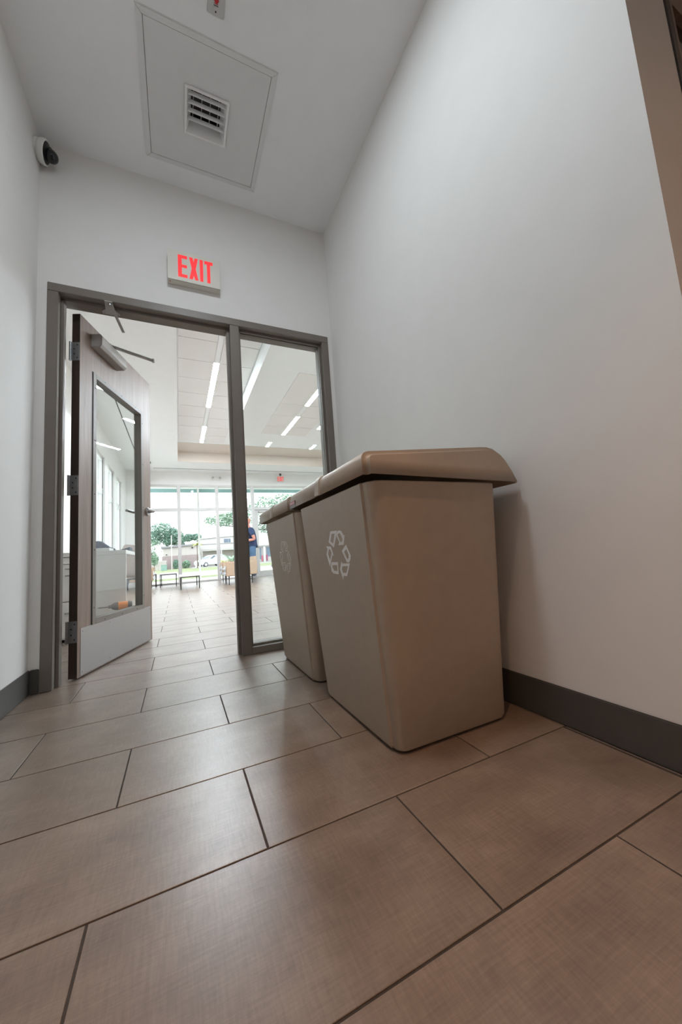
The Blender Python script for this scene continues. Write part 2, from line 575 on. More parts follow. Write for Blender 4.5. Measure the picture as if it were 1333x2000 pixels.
for i in range(5):
    zz = 0.36 + i * 0.335
    screw('screw', 0.141, -0.0045, zz, 0.0035, lfo, DARKMETAL)
    screw('screw', 0.756, -0.0045, zz, 0.0035, lfo, DARKMETAL)
for i in range(3):
    screw('screw', 0.25 + i * 0.2, -0.0045, 1.790, 0.0035, lfo, DARKMETAL)
    screw('screw', 0.25 + i * 0.2, -0.0045, 0.276, 0.0035, lfo, DARKMETAL)
kp = box('kick_plate', STEEL, d, 0.027, 0.867, -0.0016, 0.0, 0.0145, 0.2655, 0.0005, 1)
for sx in (0.045, 0.31, 0.58, 0.85):
    for sz in (0.033, 0.248):
        screw('screw', sx, -0.0016, sz, 0.0042, kp, STEEL)
# closer body: aluminium extrusion with chamfered front edges
pr = [(0.0, 1.952), (-0.052, 1.952), (-0.066, 1.968), (-0.066, 2.022), (-0.054, 2.038), (0.0, 2.038)]
cb = MB().hull([(0.105, y, z) for y, z in pr], [(0.402, y, z) for y, z in pr]).build('closer_body', ALU, d, bevel=0.002)
iv = Matrix.Translation((-0.5046, 2.4116, 0)) @ Matrix.Rotation(ANG, 4, 'Z')
iv = iv.inverted()
a0, a1 = iv @ Vector((-0.391, 2.632, 2.046)), iv @ Vector((-0.138, 2.752, 2.046))
ca = MB().bar(a0 + Vector((0, 0, 0.004)), a1 + Vector((0, 0, 0.004)), 0.020, 0.005).bar(a0 - Vector((0, 0, 0.006)), a1 - Vector((0, 0, 0.006)), 0.020, 0.003)
ca.build('closer_arm', ALU, d, bevel=0.001)
MB().lathe([(0.010, 2.034), (0.010, 2.058)], 12, Matrix.Translation((a1.x, a1.y, 0))).build('arm_pin', STEEL, d, smooth=40)
MB().lathe([(0.013, 2.036), (0.013, 2.056)], 12, Matrix.Translation((a0.x, a0.y, 0))).build('arm_pin', STEEL, d, smooth=40)
# hinges: leaf on the door edge, leaf on the jamb, five-knuckle barrel
for hz in (1.86, 1.058, 0.252):
    h = MB().box(-0.0026, 0.0, 0.002, T + 0.004, hz - 0.057, hz + 0.057)
    for kn in range(5):
        h.lathe([(0.0066, hz - 0.058 + kn * 0.0234), (0.0066, hz - 0.058 + kn * 0.0234 + 0.0222)], 12, Matrix.Translation((-0.006, T + 0.006, 0)))
    ho = h.build('hinge', HINGE, d)
    for sy, sz in ((0.013, 0.04), (0.030, 0.015), (0.030, -0.015), (0.013, -0.04)):
        MB().lathe([(0.004, -0.0036), (0.004, -0.0026)], 8, Matrix.Translation((0, sy, hz + sz)) @ Matrix.Rotation(R(90), 4, 'Y')).build('screw', DARKMETAL, ho)
# lever set, both faces
for sgn, y_ in ((-1, 0.0), (1, T)):
    lv = MB().lathe([(0.033, 0), (0.033, 0.006), (0.030, 0.010), (0.013, 0.011), (0.012, 0.05)], 20,
                    Matrix.Translation((0.835, y_, 1.005)) @ Matrix.Rotation(R(90 if sgn < 0 else -90), 4, 'X'))
    lv.tube([(0.835, y_ + sgn * 0.050, 1.005), (0.815, y_ + sgn * 0.054, 1.005), (0.76, y_ + sgn * 0.055, 1.006), (0.715, y_ + sgn * 0.053, 1.006)], 0.0105, 12)
    lv.build('lever_handle', STEEL, d, smooth=50)
box('latch_plate', STEEL, d, W, W + 0.0015, 0.008, 0.036, 0.95, 1.06)

# ------------------------------------------------------------------ exit sign over the door


def exit_letters(f, t):
    """EXIT as four heavy condensed letters in a unit box (u across, v up)"""
    out = []
    E_ = [(.19, .13), (.365, .13), (.365, .235), (.262, .235), (.262, .46), (.36, .46), (.36, .56), (.262, .56), (.262, .77), (.365, .77), (.365, .875), (.19, .875)]
    X_ = [(.40, .13), (.465, .13), (.487, .27), (.51, .13), (.572, .13), (.526, .50), (.57, .875), (.508, .875), (.488, .73), (.466, .875), (.402, .875), (.448, .50)]
    I_ = [(.605, .13), (.668, .13), (.668, .875), (.605, .875)]
    T_ = [(.745, .13), (.808, .13), (.808, .765), (.86, .765), (.86, .875), (.695, .875), (.695, .765), (.745, .765)]
    for L_ in (E_, X_, I_, T_):
        out.append(poly_plate(L_, None, t, f))
    return out


ex = tag(empty('exit_sign', (0.128, YW, 2.43)), 'lit red EXIT sign on the white wall above the brown door', 'sign')
SX0, SX1, SZ0, SZ1, SD = -0.154, 0.155, -0.097, 0.105, -0.050
box('housing', CREAM, ex, SX0, SX1, SD + 0.004, -0.0003, SZ0, SZ1, 0.003)
box('faceplate', CREAM, ex, SX0, SX1, SD, SD + 0.0038, SZ0, SZ1, 0.001)
for k, l in enumerate(exit_letters(lambda u, v, t: (SX0 + u * (SX1 - SX0), SD - t, SZ0 + v * (SZ1 - SZ0)), 0.0008)):
    l.build('letter', LAMP_RED, ex)
MB().lathe([(0.004, SZ0 - 0.001), (0.004, SZ0 + 0.0005)], 10, Matrix.Translation((SX0 + 0.012, SD + 0.022, 0))).build('test_button', mat('red_plastic', (0.5, 0.03, 0.04), 0.4, var=0.05), ex)

# ------------------------------------------------------------------ ceiling: access panel, vent, indicator plate
VX0, VX1, VY0, VY1 = 0.078, 0.300, 1.711, 1.9405
ap = tag(empty('access_panel', ((PX0 + PX1) / 2, (PY0 + PY1) / 2, HC)), 'square framed grey-white access panel in the hallway ceiling', 'panel')


def rel(o, x, y, z):
    o.location = (-x, -y, -z)
    return o


ox, oy = (PX0 + PX1) / 2, (PY0 + PY1) / 2
for n_, pts in (('frame_side', [(PX0, PY0), (PX1, PY0), (PX1 - .028, PY0 + .028), (PX0 + .028, PY0 + .028)]),
                ('frame_side', [(PX1, PY0), (PX1, PY1), (PX1 - .028, PY1 - .028), (PX1 - .028, PY0 + .028)]),
                ('frame_side', [(PX1, PY1), (PX0, PY1), (PX0 + .028, PY1 - .028), (PX1 - .028, PY1 - .028)]),
                ('frame_side', [(PX0, PY1), (PX0, PY0), (PX0 + .028, PY0 + .028), (PX0 + .028, PY1 - .028)])):
    MB().hull([(x - ox, y - oy, -0.007) for x, y in pts], [(x - ox, y - oy, 0.01) for x, y in pts]).build(n_, PANELG, ap, bevel=0.002)
dx0, dx1, dy0, dy1 = PX0 + .0298, PX1 - .0298, PY0 + .0298, PY1 - .0298
pm = MB()
for a in ((dx0, VX0 + .008, dy0, dy1), (VX1 - .008, dx1, dy0, dy1), (VX0 + .008, VX1 - .008, dy0, VY0 + .008), (VX0 + .008, VX1 - .008, VY1 - .008, dy1)):
    pm.box(a[0] - ox, a[1] - ox, a[2] - oy, a[3] - oy, -0.004, 0.006)
pm.build('door_board', PANELG, ap)

vt = tag(empty('ceiling_vent', ((VX0 + VX1) / 2, (VY0 + VY1) / 2, HC - 0.006)), 'square white louvred air vent set in the ceiling access panel', 'vent')
vx, vy = (VX1 - VX0) / 2, (VY1 - VY0) / 2
vf = MB()
o4 = lambda a, b, z: [(-a, -b, z), (a, -b, z), (a, b, z), (-a, b, z)]
vf.rings([o4(vx, vy, 0.0), o4(vx, vy, -0.009), o4(vx - .010, vy - .010, -0.009), o4(vx - .034, vy - .034, 0.072)], False, False)
vf.build('frame', VENTW, vt)
for i in range(4):
    yc = -0.076 + i * 0.0395
    zt, zb = 0.028, -0.004
    wy = vx - 0.0135
    q = [(yc + 0.001, zb), (yc - 0.002, zb + 0.001), (yc + 0.001, zt), (yc + 0.004, zt)]
    MB().hull([(-wy, y, z) for y, z in q], [(wy, y, z) for y, z in q]).build('louvre', VENTW, vt, bevel=0.0008, seg=1)
gm = MB()
for i in range(4):
    x = -0.066 + i * 0.044
    gm.box(x - 0.002, x + 0.002, -vy + .03, vy - .03, 0.060, 0.075)
gm.build('damper_bars', ALU, vt)
MB().rings([o4(vx - .033, vy - .033, 0.073), o4(vx - .033, vy - .033, 0.095)], False, True).build('duct', BLACK, vt)

pl = tag(empty('indicator_plate', (0.2004, 1.354, HC)), 'small grey wall plate with a red light on the hallway ceiling', 'plate')
box('plate', mat('plate_grey', (0.55, 0.56, 0.56), 0.4, 0.2, var=0.02), pl, -0.0368, 0.0368, -0.058, 0.058, -0.008, 0.0, 0.0025)
MB().lathe([(0.010, -0.012), (0.010, -0.008)], 14, Matrix.Translation((0.0, 0.004, 0))).build('indicator_light', mat('red_lens', (0.55, 0.03, 0.04), 0.2, var=0.02), pl, smooth=40)
box('red_mark', mat('red_print', (0.45, 0.06, 0.07), 0.5, var=0.02), pl, -0.009, 0.009, 0.016, 0.019, -0.0083, -0.008)
box('black_mark', BLACK, pl, -0.010, 0.010, 0.0225, 0.025, -0.0083, -0.008)
MB().lathe([(0.0032, -0.0095), (0.0032, -0.008)], 10, Matrix.Translation((0, 0.043, 0))).build('screw', DARKMETAL, pl)
MB().lathe([(0.0032, -0.0095), (0.0032, -0.008)], 10, Matrix.Translation((0, -0.043, 0))).build('screw', DARKMETAL, pl)

# ------------------------------------------------------------------ dome camera in the corner
cm = tag(empty('security_camera', (XL, 2.228, 2.922)), 'white ringed black dome camera high in the left corner', 'camera')
tilt = Matrix.Translation((0.012, 0, 0)) @ Matrix.Rotation(R(90 + 12), 4, 'Y')
MB().lathe([(0.052, -0.012), (0.052, 0.004)], 28, tilt).build('mount_plate', WHITEPL, cm, smooth=40)
MB().lathe([(0.050, 0.004), (0.058, 0.010), (0.062, 0.024), (0.061, 0.036), (0.054, 0.038), (0.052, 0.030), (0.0, 0.030)], 32, tilt, cap=False).build('ring', WHITEPL, cm, smooth=40)
MB().lathe([(0.053, 0.0305), (0.050, 0.040), (0.030, 0.046), (0.0005, 0.048)], 28, tilt).build('bezel', BLACK, cm, smooth=40)
eb = tilt @ Vector((0.008, 0.0, 0.060))
MB().ball(eb, 0.034, 20, 14).build('eyeball', BLACKGLOSS, cm, smooth=60)
e2 = tilt @ Vector((-0.026, 0.0, 0.045))
MB().ball(e2, 0.016, 12, 8).build('lens_bracket', BLACK, cm, smooth=60)

# ------------------------------------------------------------------ recycling bins
SYM = [([(157, 153), (99, 151), (146, 95), (187, 116)], [(149, 144), (122, 142), (148, 109), (168, 119)]),
       ([(107, 142), (93, 150), (78, 150), (65, 146), (53, 131), (45, 133), (63, 101), (107, 102), (94, 111), (110, 133)], [(100, 137), (86, 142), (75, 137), (65, 120), (73, 112), (85, 111), (91, 116)]),
       ([(47, 101), (23, 67), (28, 55), (41, 44), (59, 44), (85, 82)], [(48, 87), (37, 69), (40, 59), (47, 54), (54, 57), (68, 78)]),
       ([(100, 48), (97, 40), (37, 41), (73, -1), (100, -1), (110, -15), (122, 21)], [(98, 31), (55, 32), (74, 10), (101, 9), (107, 21)]),
       ([(187, 45), (131, 45), (138, 3), (186, 5), (200, 13), (199, 31)], [(183, 34), (141, 35), (146, 14), (174, 15), (186, 27)]),
       ([(216, 103), (173, 100), (159, 67), (171, 70), (208, 29), (224, 74), (206, 93)], [(195, 91), (180, 90), (175, 77), (199, 51), (208, 75)])]
BZ = 0.772


def bin_section(x0, x1, y0, y1, z, r, proud, n=6):
    """rounded rectangle; the two broad faces (-x, +x) carry a slightly proud panel between the corners"""
    pts = []
    for cx, cy, a0 in ((x0 + r, y0 + r, 180), (x1 - r, y0 + r, 270), (x1 - r, y1 - r, 0), (x0 + r, y1 - r, 90)):
        for i in range(n + 1):
            a = R(a0 + 90 * i / n)
            pts.append((cx + r * math.cos(a), cy + r * math.sin(a), z))
        if a0 == 270:
            pts += [(x1, y0 + r + .004, z), (x1 + proud, y0 + r + .008, z), (x1 + proud, y1 - r - .008, z), (x1, y1 - r - .004, z)]
        if a0 == 90:
            pts += [(x0, y1 - r - .004, z), (x0 - proud, y1 - r - .008, z), (x0 - proud, y0 + r + .008, z), (x0, y0 + r + .004, z)]
    return pts


LIDP = [(.466, .787), (.469, .832), (.472, .843), (.480, .852), (.494, .857), (.60, .866), (.80, .884), (.93, .8955), (.962, .897), (.988, .892),
        (1.010, .878), (1.028, .856), (1.046, .820), (1.064, .772)]


def make_bin(name, label, yb0, yb1, yt0, yt1, yl0, yl1, cy, white):
    t = tag(empty(name, (0.75, cy, 0)), label, 'recycling bin', 'tan recycling bins along the right wall')
    rel_ = lambda p: (p[0] - 0.75, p[1] - cy, p[2])
    rs = []
    for z, ins in ((0.004, 0.010), (0.008, 0.004), (0.018, 0.0), (0.25, 0), (0.5, 0), (0.768, 0), (0.771, 0.003)):
        k = z / BZ
        x0 = 0.552 + (0.4835 - 0.552) * k + ins
        x1 = 0.973 - 0.002 * k - ins
        y0 = yb0 + (yt0 - yb0) * k + ins
        y1 = yb1 + (yt1 - yb1) * k - ins
        rs.append([rel_(p) for p in bin_section(x0, x1, y0, y1, z, 0.030 + 0.010 * k, 0.007)])
    body = MB().rings(rs).build('body', BIN, t, smooth=26)
    dyy = 1.0 + (cy - 1.19)

    def face(u, v, w_):
        z = 0.5 + v / 1000.0
        return rel_((0.552 - 0.0685 * z / BZ - 0.007 - w_, dyy + u / 1000.0, z))
    sm = MB()
    for o_, h_ in SYM:
        if white:
            p = poly_plate(o_, h_, 0.0006, face)
            sm.add(p.v, p.f)
        else:
            for lp in (o_, h_):
                n = len(lp)
                cxx = sum(q[0] for q in lp) / n
                cyy = sum(q[1] for q in lp) / n
                inner = [(cxx + (q[0] - cxx) * 0.86, cyy + (q[1] - cyy) * 0.86) for q in lp]
                p = poly_plate(lp, inner, 0.0007, face)
                sm.add(p.v, p.f)
    so = sm.build('recycling_symbol', PRINT if white else BIN_EDGE_LIGHT, t)
    so['label'] = 'white printed three-arrow recycling symbol' if white else 'moulded recycling symbol with light edges coloured in'
    # lid: open-bottomed shell, drafted ends, rounded edges
    mid = (0.77, 0.80)

    def ring(y, grow):
        out = []
        for i, (x, z) in enumerate(LIDP):
            if grow:
                a_ = LIDP[max(i - 1, 0)]
                b_ = LIDP[min(i + 1, len(LIDP) - 1)]
                tx, tz = b_[0] - a_[0], b_[1] - a_[1]
                l_ = math.hypot(tx, tz)
                x, z = x - tz / l_ * grow, z + tx / l_ * grow
            out.append((x, y, z))
        return out

    def drafted(y, dirn):
        return [(x, y + dirn * max(0.0, (z - 0.775)) * 0.16, z) for x, _, z in ring(y, 0)]
    n = len(LIDP)
    a_, b_ = drafted(yl0, 1), drafted(yl1, -1)
    lm = MB()
    lm.rings([[rel_(p) for p in a_], [rel_(p) for p in b_]], True, True, closed=False)
    lid = lm.build('lid', BIN, t)
    me = lid.data
    bm = bmesh.new()
    bm.from_mesh(me)
    es = [e for e in bm.edges if len(e.link_faces) == 2 and e.calc_face_angle(0) > R(50)]
    bmesh.ops.bevel(bm, geom=es, offset=0.017, segments=5, affect='EDGES', clamp_overlap=True)
    bm.to_mesh(me)
    bm.free()
    me.shade_smooth()
    me.set_sharp_from_angle(angle=R(50))
    sd = lid.modifiers.new('shell', 'SOLIDIFY')
    sd.thickness = 0.004
    sd.offset = -1
    yc = (yl0 + yl1) / 2
    MB().rings([[rel_(p) for p in ring(yc - 0.024, -0.002)], [rel_(p) for p in ring(yc - 0.019, 0.005)],
                [rel_(p) for p in ring(yc + 0.019, 0.005)], [rel_(p) for p in ring(yc + 0.024, -0.002)]], False, False, closed=False).build('lid_rib', BIN, t, smooth=30)
    return t


b1 = make_bin('recycling_bin', 'nearer tan recycling bin with a white printed recycling symbol', 0.918, 1.462, 0.846, 1.488, 0.8315, 1.580, 1.19, True)
b2 = make_bin('recycling_bin', 'farther tan recycling bin with unpainted moulded symbol, beside the glass sidelite', 1.583, 2.125, 1.512, 2.150, 1.586, 2.262, 1.855, False)
# maker's sticker on the end of the nearer lid
st = box('maker_label', mat('label_grey', (0.07, 0.06, 0.06), 0.4, var=0.05), b1, 0.4655 - 0.75, 0.4672 - 0.75, 1.479 - 1.19, 1.562 - 1.19, 0.786, 0.8165)
box('red_panel', mat('label_red', (0.40, 0.035, 0.05), 0.4, var=0.05), st, 0.4649 - 0.75, 0.4655 - 0.75, 1.481 - 1.19, 1.560 - 1.19, 0.800, 0.8155)
fc = bpy.data.curves.new('lettering', 'FONT')
fc.body = 'Rubbermaid'
fc.size = 0.0135
fc.align_x = 'CENTER'
fc.materials.append(PRINT)
_tmp = bpy.data.objects.new('lettering_curve', fc)
col.objects.link(_tmp)
bpy.context.view_layer.update()
_me = bpy.data.meshes.new_from_object(_tmp.evaluated_get(bpy.context.evaluated_depsgraph_get()))
bpy.data.objects.remove(_tmp)
fo = bpy.data.objects.new('lettering', _me)
col.objects.link(fo)
fo.parent = st
fo.location = (0.4645 - 0.75, 1.5205 - 1.19, 0.8035)
fo.rotation_euler = (R(90), 0, R(-90))

# ------------------------------------------------------------------ second door at the right edge
d2 = tag(empty('door_2', (1.312, 0.3606, 0)), 'brown door with dark glass in a grey frame at the right edge', 'door', kind='structure')
box('frame_jamb', mat('frame_charcoal', (0.050, 0.050, 0.050), 0.5, var=0.04), d2, -0.002, 0.030, -0.004, 0.10, 0, 2.45, 0.002)
box('frame_head', mat('frame_charcoal', (0.05, 0.05, 0.05)), d2, 0.030, 1.01, -0.004, 0.10, 2.40, 2.45, 0.002)
box('edge_highlight', ALUF, d2, 0.0305, 0.0335, 0.004, 0.05, 0, 2.40)  # pale strip standing in for the highlight along the frame edge
MB().box(0.034, 0.086, 0.008, 0.05, 0.01, 2.40).box(0.086, 0.90, 0.008, 0.05, 2.16, 2.40).box(0.086, 0.90, 0.008, 0.05, 0.01, 0.3).box(0.90, 1.0, 0.008, 0.05, 0.01, 2.40).build('leaf', WOOD, d2)
box('dark_pane', BLACKGLOSS, d2, 0.0865, 0.8995, 0.025, 0.031, 0.3005, 2.1595)

# ------------------------------------------------------------------ lobby shell
tag(MB().box(LX - 0.2, LX, YB, YF + 0.12, 0, 0.95).box(LX - 0.2, LX, YB, YF + 0.12, 2.745, 4.0)
    .box(LX - 0.2, LX, YB, 6.28, 0.95, 2.745).box(LX - 0.2, LX, 7.04, 7.42, 0.95, 2.745).box(LX - 0.2, LX, 8.18, 8.555, 0.95, 2.745)
    .box(LX - 0.2, LX, 9.31, 9.69, 0.95, 2.745).box(LX - 0.2, LX, 10.47, YF + 0.12, 0.95, 2.745).build('wall_lobby_left', PAINT_L),
    'white lobby wall with a row of tall windows', 'wall', kind='structure')
tag(MB().box(LX, -1.02, YF, YF + 0.12, 0, 2.872).box(LX, 6.3, YF, YF + 0.12, 2.872, 4.0).build('wall_lobby_far', PAINT_L),
    'white header wall above the lobby storefront', 'wall', kind='structure')
tag(box('wall_lobby_right', PAINT_L, None, 6.2, 6.3, YB, YF, 0, 4.0), 'right wall of the lobby, out of view', 'wall', kind='structure')
cl = tag(MB().box(LX, 0.033, YB, YF, S, 3.75).box(0.033, 1.125, YB, 3.0, S, 3.75).box(1.125, 6.2, YB, 8.0, S, 3.75)
         .box(0.033, 6.2, 10.2, YF, S, 3.75).box(5.6, 6.2, 8.0, 10.2, S, 3.75).box(0.033, 1.125, 3.0, 10.2, HT, 3.75).box(1.125, 5.6, 8.0, 10.2, HT, 3.75)
         .build('ceiling_lobby', CEIL_L), 'white lobby ceiling with a raised tray', 'ceiling', kind='structure')
ys = [3.12, 3.68, 4.235, 4.79, 5.343, 5.907, 6.461, 7.023, 7.585, 8.139, 8.686, 9.24]
for i in range(len(ys) - 1):
    for x0, x1 in ((0.052, 0.540), (0.622, 1.108)):
        box('ceiling_panel', ACT, cl, x0, x1, ys[i] + 0.006, ys[i + 1] - 0.006, HT - 0.014, HT - 0.001)
ys = [4.784, 5.876, 6.42, 7.0, 7.52]
for i in range(len(ys) - 1):
    for x0, x1 in ((1.69, 2.138), (2.224, 2.68)):
        box('ceiling_panel', ACT, cl, x0, x1, ys[i] + 0.006, ys[i + 1] - 0.006, S - 0.010, S - 0.001)
box('filler_strip', CEIL_L, cl, 0.546, 0.616, 3.12, 9.24, HT - 0.010, HT - 0.001)
box('slot_diffuser', DARKMETAL, cl, -0.59, 4.47, 10.955, 10.977, S - 0.004, S - 0.0005)
box('slot_diffuser', DARKMETAL, cl, -0.884, -0.866, 4.6, 9.9, S - 0.004, S - 0.0005)

box('tray_face', mat('tray_beige', (0.66, 0.585, 0.52), 0.8, var=0.01), cl, 0.034, 5.6, 10.188, 10.1995, S, HT)
box('tray_border', mat('tray_beige', (0.66, 0.585, 0.52)), cl, 0.034, 5.6, 9.35, 10.187, HT - 0.004, HT - 0.0005)
LIGHTS = [((0.581, 6.18, HT - 0.0068), 1.68, 'long lit strip light in the lobby tray ceiling nearest the doorway'),
          ((0.581, 8.68, HT - 0.0068), 1.16, 'shorter lit strip light beyond the long one in the tray'),
          ((2.181, 5.34, S - 0.003), 1.10, 'lit strip light in the lower right lobby ceiling, nearest the viewer'),
          ((2.181, 6.965, S - 0.003), 1.10, 'lit strip light in the lower right lobby ceiling, second of its line'),
          ((2.83, 6.45, S - 0.003), 1.10, 'lit strip light cut by the right sidelite jamb'),
          ((2.235, 9.12, HT - 0.0005), 0.38, 'small square-looking lit light in the far tray, left one'),
          ((3.475, 9.12, HT - 0.0005), 0.38, 'small square-looking lit light in the far tray, right one')]
for (x, y, z), ln, lab in LIGHTS:
    t = tag(empty('strip_light', (x, y, z)), lab, 'ceiling light', 'linear lights in the lobby ceiling')
    box('housing', WHITEPL, t, -0.043, 0.043, -ln / 2 - 0.004, ln / 2 + 0.004, -0.006, 0.0)
    box('diffuser', LEDM, t, -0.038, 0.038, -ln / 2, ln / 2, -0.0066, -0.0061)
# the rest of the lobby's lighting, over the part that cannot be seen
for k, (x, y) in enumerate(((4.4, 4.0), (4.4, 6.5), (3.2, 4.0))):
    t = tag(empty('strip_light', (x, y, S - 0.002)), ('strip light in the right part of the lobby, nearest the door wall', 'strip light in the right part of the lobby, nearest the storefront', 'strip light in the right part of the lobby, closest to the sidelite')[k], 'ceiling light', 'linear lights in the lobby ceiling')
    box('housing', WHITEPL, t, -0.043, 0.043, -0.75, 0.75, -0.006, 0.0)
    box('diffuser', LEDM, t, -0.038, 0.038, -0.746, 0.746, -0.0066, -0.0061)

# ------------------------------------------------------------------ left windows of the lobby
for i, (y0, y1) in enumerate(((6.28, 7.04), (7.42, 8.18), (8.555, 9.31), (9.69, 10.47))):
    t = tag(empty('window_%d' % (i + 3), (LX, (y0 + y1) / 2, 0.95)),
            ['white framed lobby window nearest the desk', 'white framed lobby window second from the desk', 'white framed lobby window second from the far corner',
             'white framed lobby window nearest the far corner'][i], 'window', kind='structure')
    h = (y1 - y0) / 2
    f = MB()
    for z0_, z1_ in ((0.0, 0.05), (1.075, 1.185), (1.745, 1.795)):
        f.box(-0.10, -0.04, -h, h, z0_, z1_)
    f.box(-0.10, -0.04, -h, -h + 0.04, 0, 1.795).box(-0.10, -0.04, h - 0.04, h, 0, 1.795)
    f.build('frame', WHITEPL, t)
    box('gasket', DARKMETAL, t, -0.040, -0.030, h - 0.055, h - 0.035, 0.05, 1.075)
    box('gasket', DARKMETAL, t, -0.040, -0.030, h - 0.055, h - 0.035, 1.185, 1.745)
    MB().box(-0.075, -0.069, -h + 0.03, h - 0.03, 0.04, 1.08).build('glass_pane', GLASS_OUT, t)
    MB().box(-0.075, -0.069, -h + 0.03, h - 0.03, 1.18, 1.75).build('glass_pane', GLASS_OUT, t)

# ------------------------------------------------------------------ storefront
sf = tag(empty('window_2', (0, YF, 0)), 'wide lobby storefront of pale aluminium mullions and clear glass', 'window', kind='structure')
XM = [-1.02, 0.0405, 1.104, 2.18]
for x in XM + [3.95, 5.0, 6.15]:
    box('mullion', ALUF, sf, x - 0.0465, x + 0.0465, -0.02, 0.10, 0.0, 2.872, 0.002, 1)
xs = XM + [3.95, 5.0, 6.15]
for a, b_ in zip(xs[:-1], xs[1:]):
    a, b_ = a + 0.047, b_ - 0.047
    box('head_rail', ALUF, sf, a, b_, -0.015, 0.095, 2.812, 2.872, 0.002, 1)
    box('transom', ALUF, sf, a, b_, -0.015, 0.095, 2.092, 2.178, 0.002, 1)
    MB().box(a, b_, 0.037, 0.043, 2.178, 2.812).build('glass_pane', GLASS_OUT, sf)
    if a > 2.0 and b_ < 4.0:
        continue
    box('sill_rail', ALUF, sf, a, b_, -0.015, 0.095, 0.0, 0.045, 0.002, 1)
    MB().box(a, b_, 0.037, 0.043, 0.045, 2.092).build('glass_pane', GLASS_OUT, sf)

d3 = tag(empty('door_3', (2.2275, YF, 0)), 'glazed lobby entrance door with a push bar, right of the standing man', 'door', kind='structure')
box('stile', ALUF, d3, 0.002, 0.100, 0.02, 0.065, 0.008, 2.088, 0.002, 1)
box('stile', ALUF, d3, 0.80, 0.86, 0.02, 0.065, 0.008, 2.088, 0.002, 1)
box('stile', ALUF, d3, 0.864, 0.924, 0.02, 0.065, 0.008, 2.088, 0.002, 1)
box('stile', ALUF, d3, 1.575, 1.673, 0.02, 0.065, 0.008, 2.088, 0.002, 1)
for a, b_ in ((0.1005, 0.7995), (0.9245, 1.5745)):
    box('bottom_rail', ALUF, d3, a, b_, 0.02, 0.065, 0.008, 0.165, 0.002, 1)
    box('top_rail', ALUF, d3, a, b_, 0.02, 0.065, 1.99, 2.088, 0.002, 1)
    MB().box(a, b_, 0.04, 0.046, 0.165, 1.99).build('glass_pane', GLASS_OUT, d3)
    box('push_bar', ALUF, d3, a - 0.05, b_ + 0.02, -0.035, 0.002, 0.915, 0.965, 0.006)
box('lock_box', BLACK, d3, 0.020, 0.040, -0.02, 0.02, 0.90, 0.98, 0.003)
box('closer', ALU, d3, 0.12, 0.42, -0.045, 0.018, 2.00, 2.06, 0.006)

# far exit sign, emergency light, sprinkler
e2_ = tag(empty('exit_sign', (3.095, 11.25, 3.08)), 'small red EXIT sign hanging from the lobby ceiling over the entrance', 'sign')
box('panel', CREAM, e2_, -0.11, 0.11, 0.0, 0.02, -0.085, 0.09, 0.003)
for l in exit_letters(lambda u, v, t: (-0.155 + u * 0.30, -t - 0.0002, -0.095 + v * 0.19), 0.001):
    l.build('letter', LAMP_RED, e2_)
MB().box(-0.03, 0.03, -0.01, 0.03, 0.115, S - 3.08).box(-0.006, 0.006, 0.004, 0.016, 0.09, 0.115).build('canopy_mount', DARKMETAL, e2_)
em = tag(empty('emergency_light', (1.108, YF, 3.09)), 'white twin-lamp emergency light on the lobby header wall', 'emergency light')
box('case', WHITEPL, em, -0.148, 0.148, -0.055, -0.0003, -0.06, 0.06, 0.012)
for x in (-0.10, 0.10):
    MB().lathe([(0.030, 0.055), (0.032, 0.085), (0.026, 0.088)], 16, Matrix.Translation((x, 0, 0)) @ Matrix.Rotation(R(90), 4, 'X')).build('lamp_head', ALU, em, smooth=40)
sp = tag(empty('sprinkler_head', (-0.62, 10.3, S)), 'small sprinkler head on the soffit near the door edge', 'sprinkler')
MB().lathe([(0.045, -0.004), (0.045, 0)], 18).build('escutcheon', WHITEPL, sp)
MB().lathe([(0.012, -0.05), (0.020, -0.045), (0.010, -0.04), (0.010, -0.004)], 10).build('head', DARKMETAL, sp)

# ------------------------------------------------------------------ lobby furniture
TABTOP = mat('table_top', (0.80, 0.78, 0.74), 0.35, var=0.02, scale=15)
TAN = mat('tan_fabric', (0.46, 0.33, 0.235), 0.85, var=0.05, scale=60, bump=0.2)
SEATF = mat('pale_fabric', (0.72, 0.75, 0.78), 0.9, var=0.05, scale=50, bump=0.2)
NAVY = mat('navy_fabric', (0.022, 0.035, 0.075), 0.85, var=0.15, scale=50)
DESKW = mat('desk_laminate', (0.70, 0.675, 0.645), 0.45, var=0.012, scale=10)


def table(name, label, x0, x1, y0, y1, h):
    cx, cy = (x0 + x1) / 2, (y0 + y1) / 2
    t = tag(empty(name, (cx, cy, 0)), label, 'table', 'low white-topped tables in the lobby')
    a, b_ = (x1 - x0) / 2, (y1 - y0) / 2
    box('tabletop', TABTOP, t, -a, a, -b_, b_, h - 0.022, h, 0.003)
    ap_ = MB()
    for s in (-1, 1):
        ap_.box(-a + 0.03, a - 0.03, s * (b_ - 0.03) - 0.009, s * (b_ - 0.03) + 0.009, h - 0.042, h - 0.0225)
        ap_.box(s * (a - 0.03) - 0.009, s * (a - 0.03) + 0.009, -b_ + 0.04, b_ - 0.04, h - 0.042, h - 0.0225)
    ap_.build('apron', DARKMETAL, t)
    for sx in (-1, 1):
        for sy in (-1, 1):
            box('leg', DARKMETAL, t, sx * (a - 0.03) - 0.010, sx * (a - 0.03) + 0.010, sy * (b_ - 0.03) - 0.010, sy * (b_ - 0.03) + 0.010, 0, h - 0.0225)
    return t


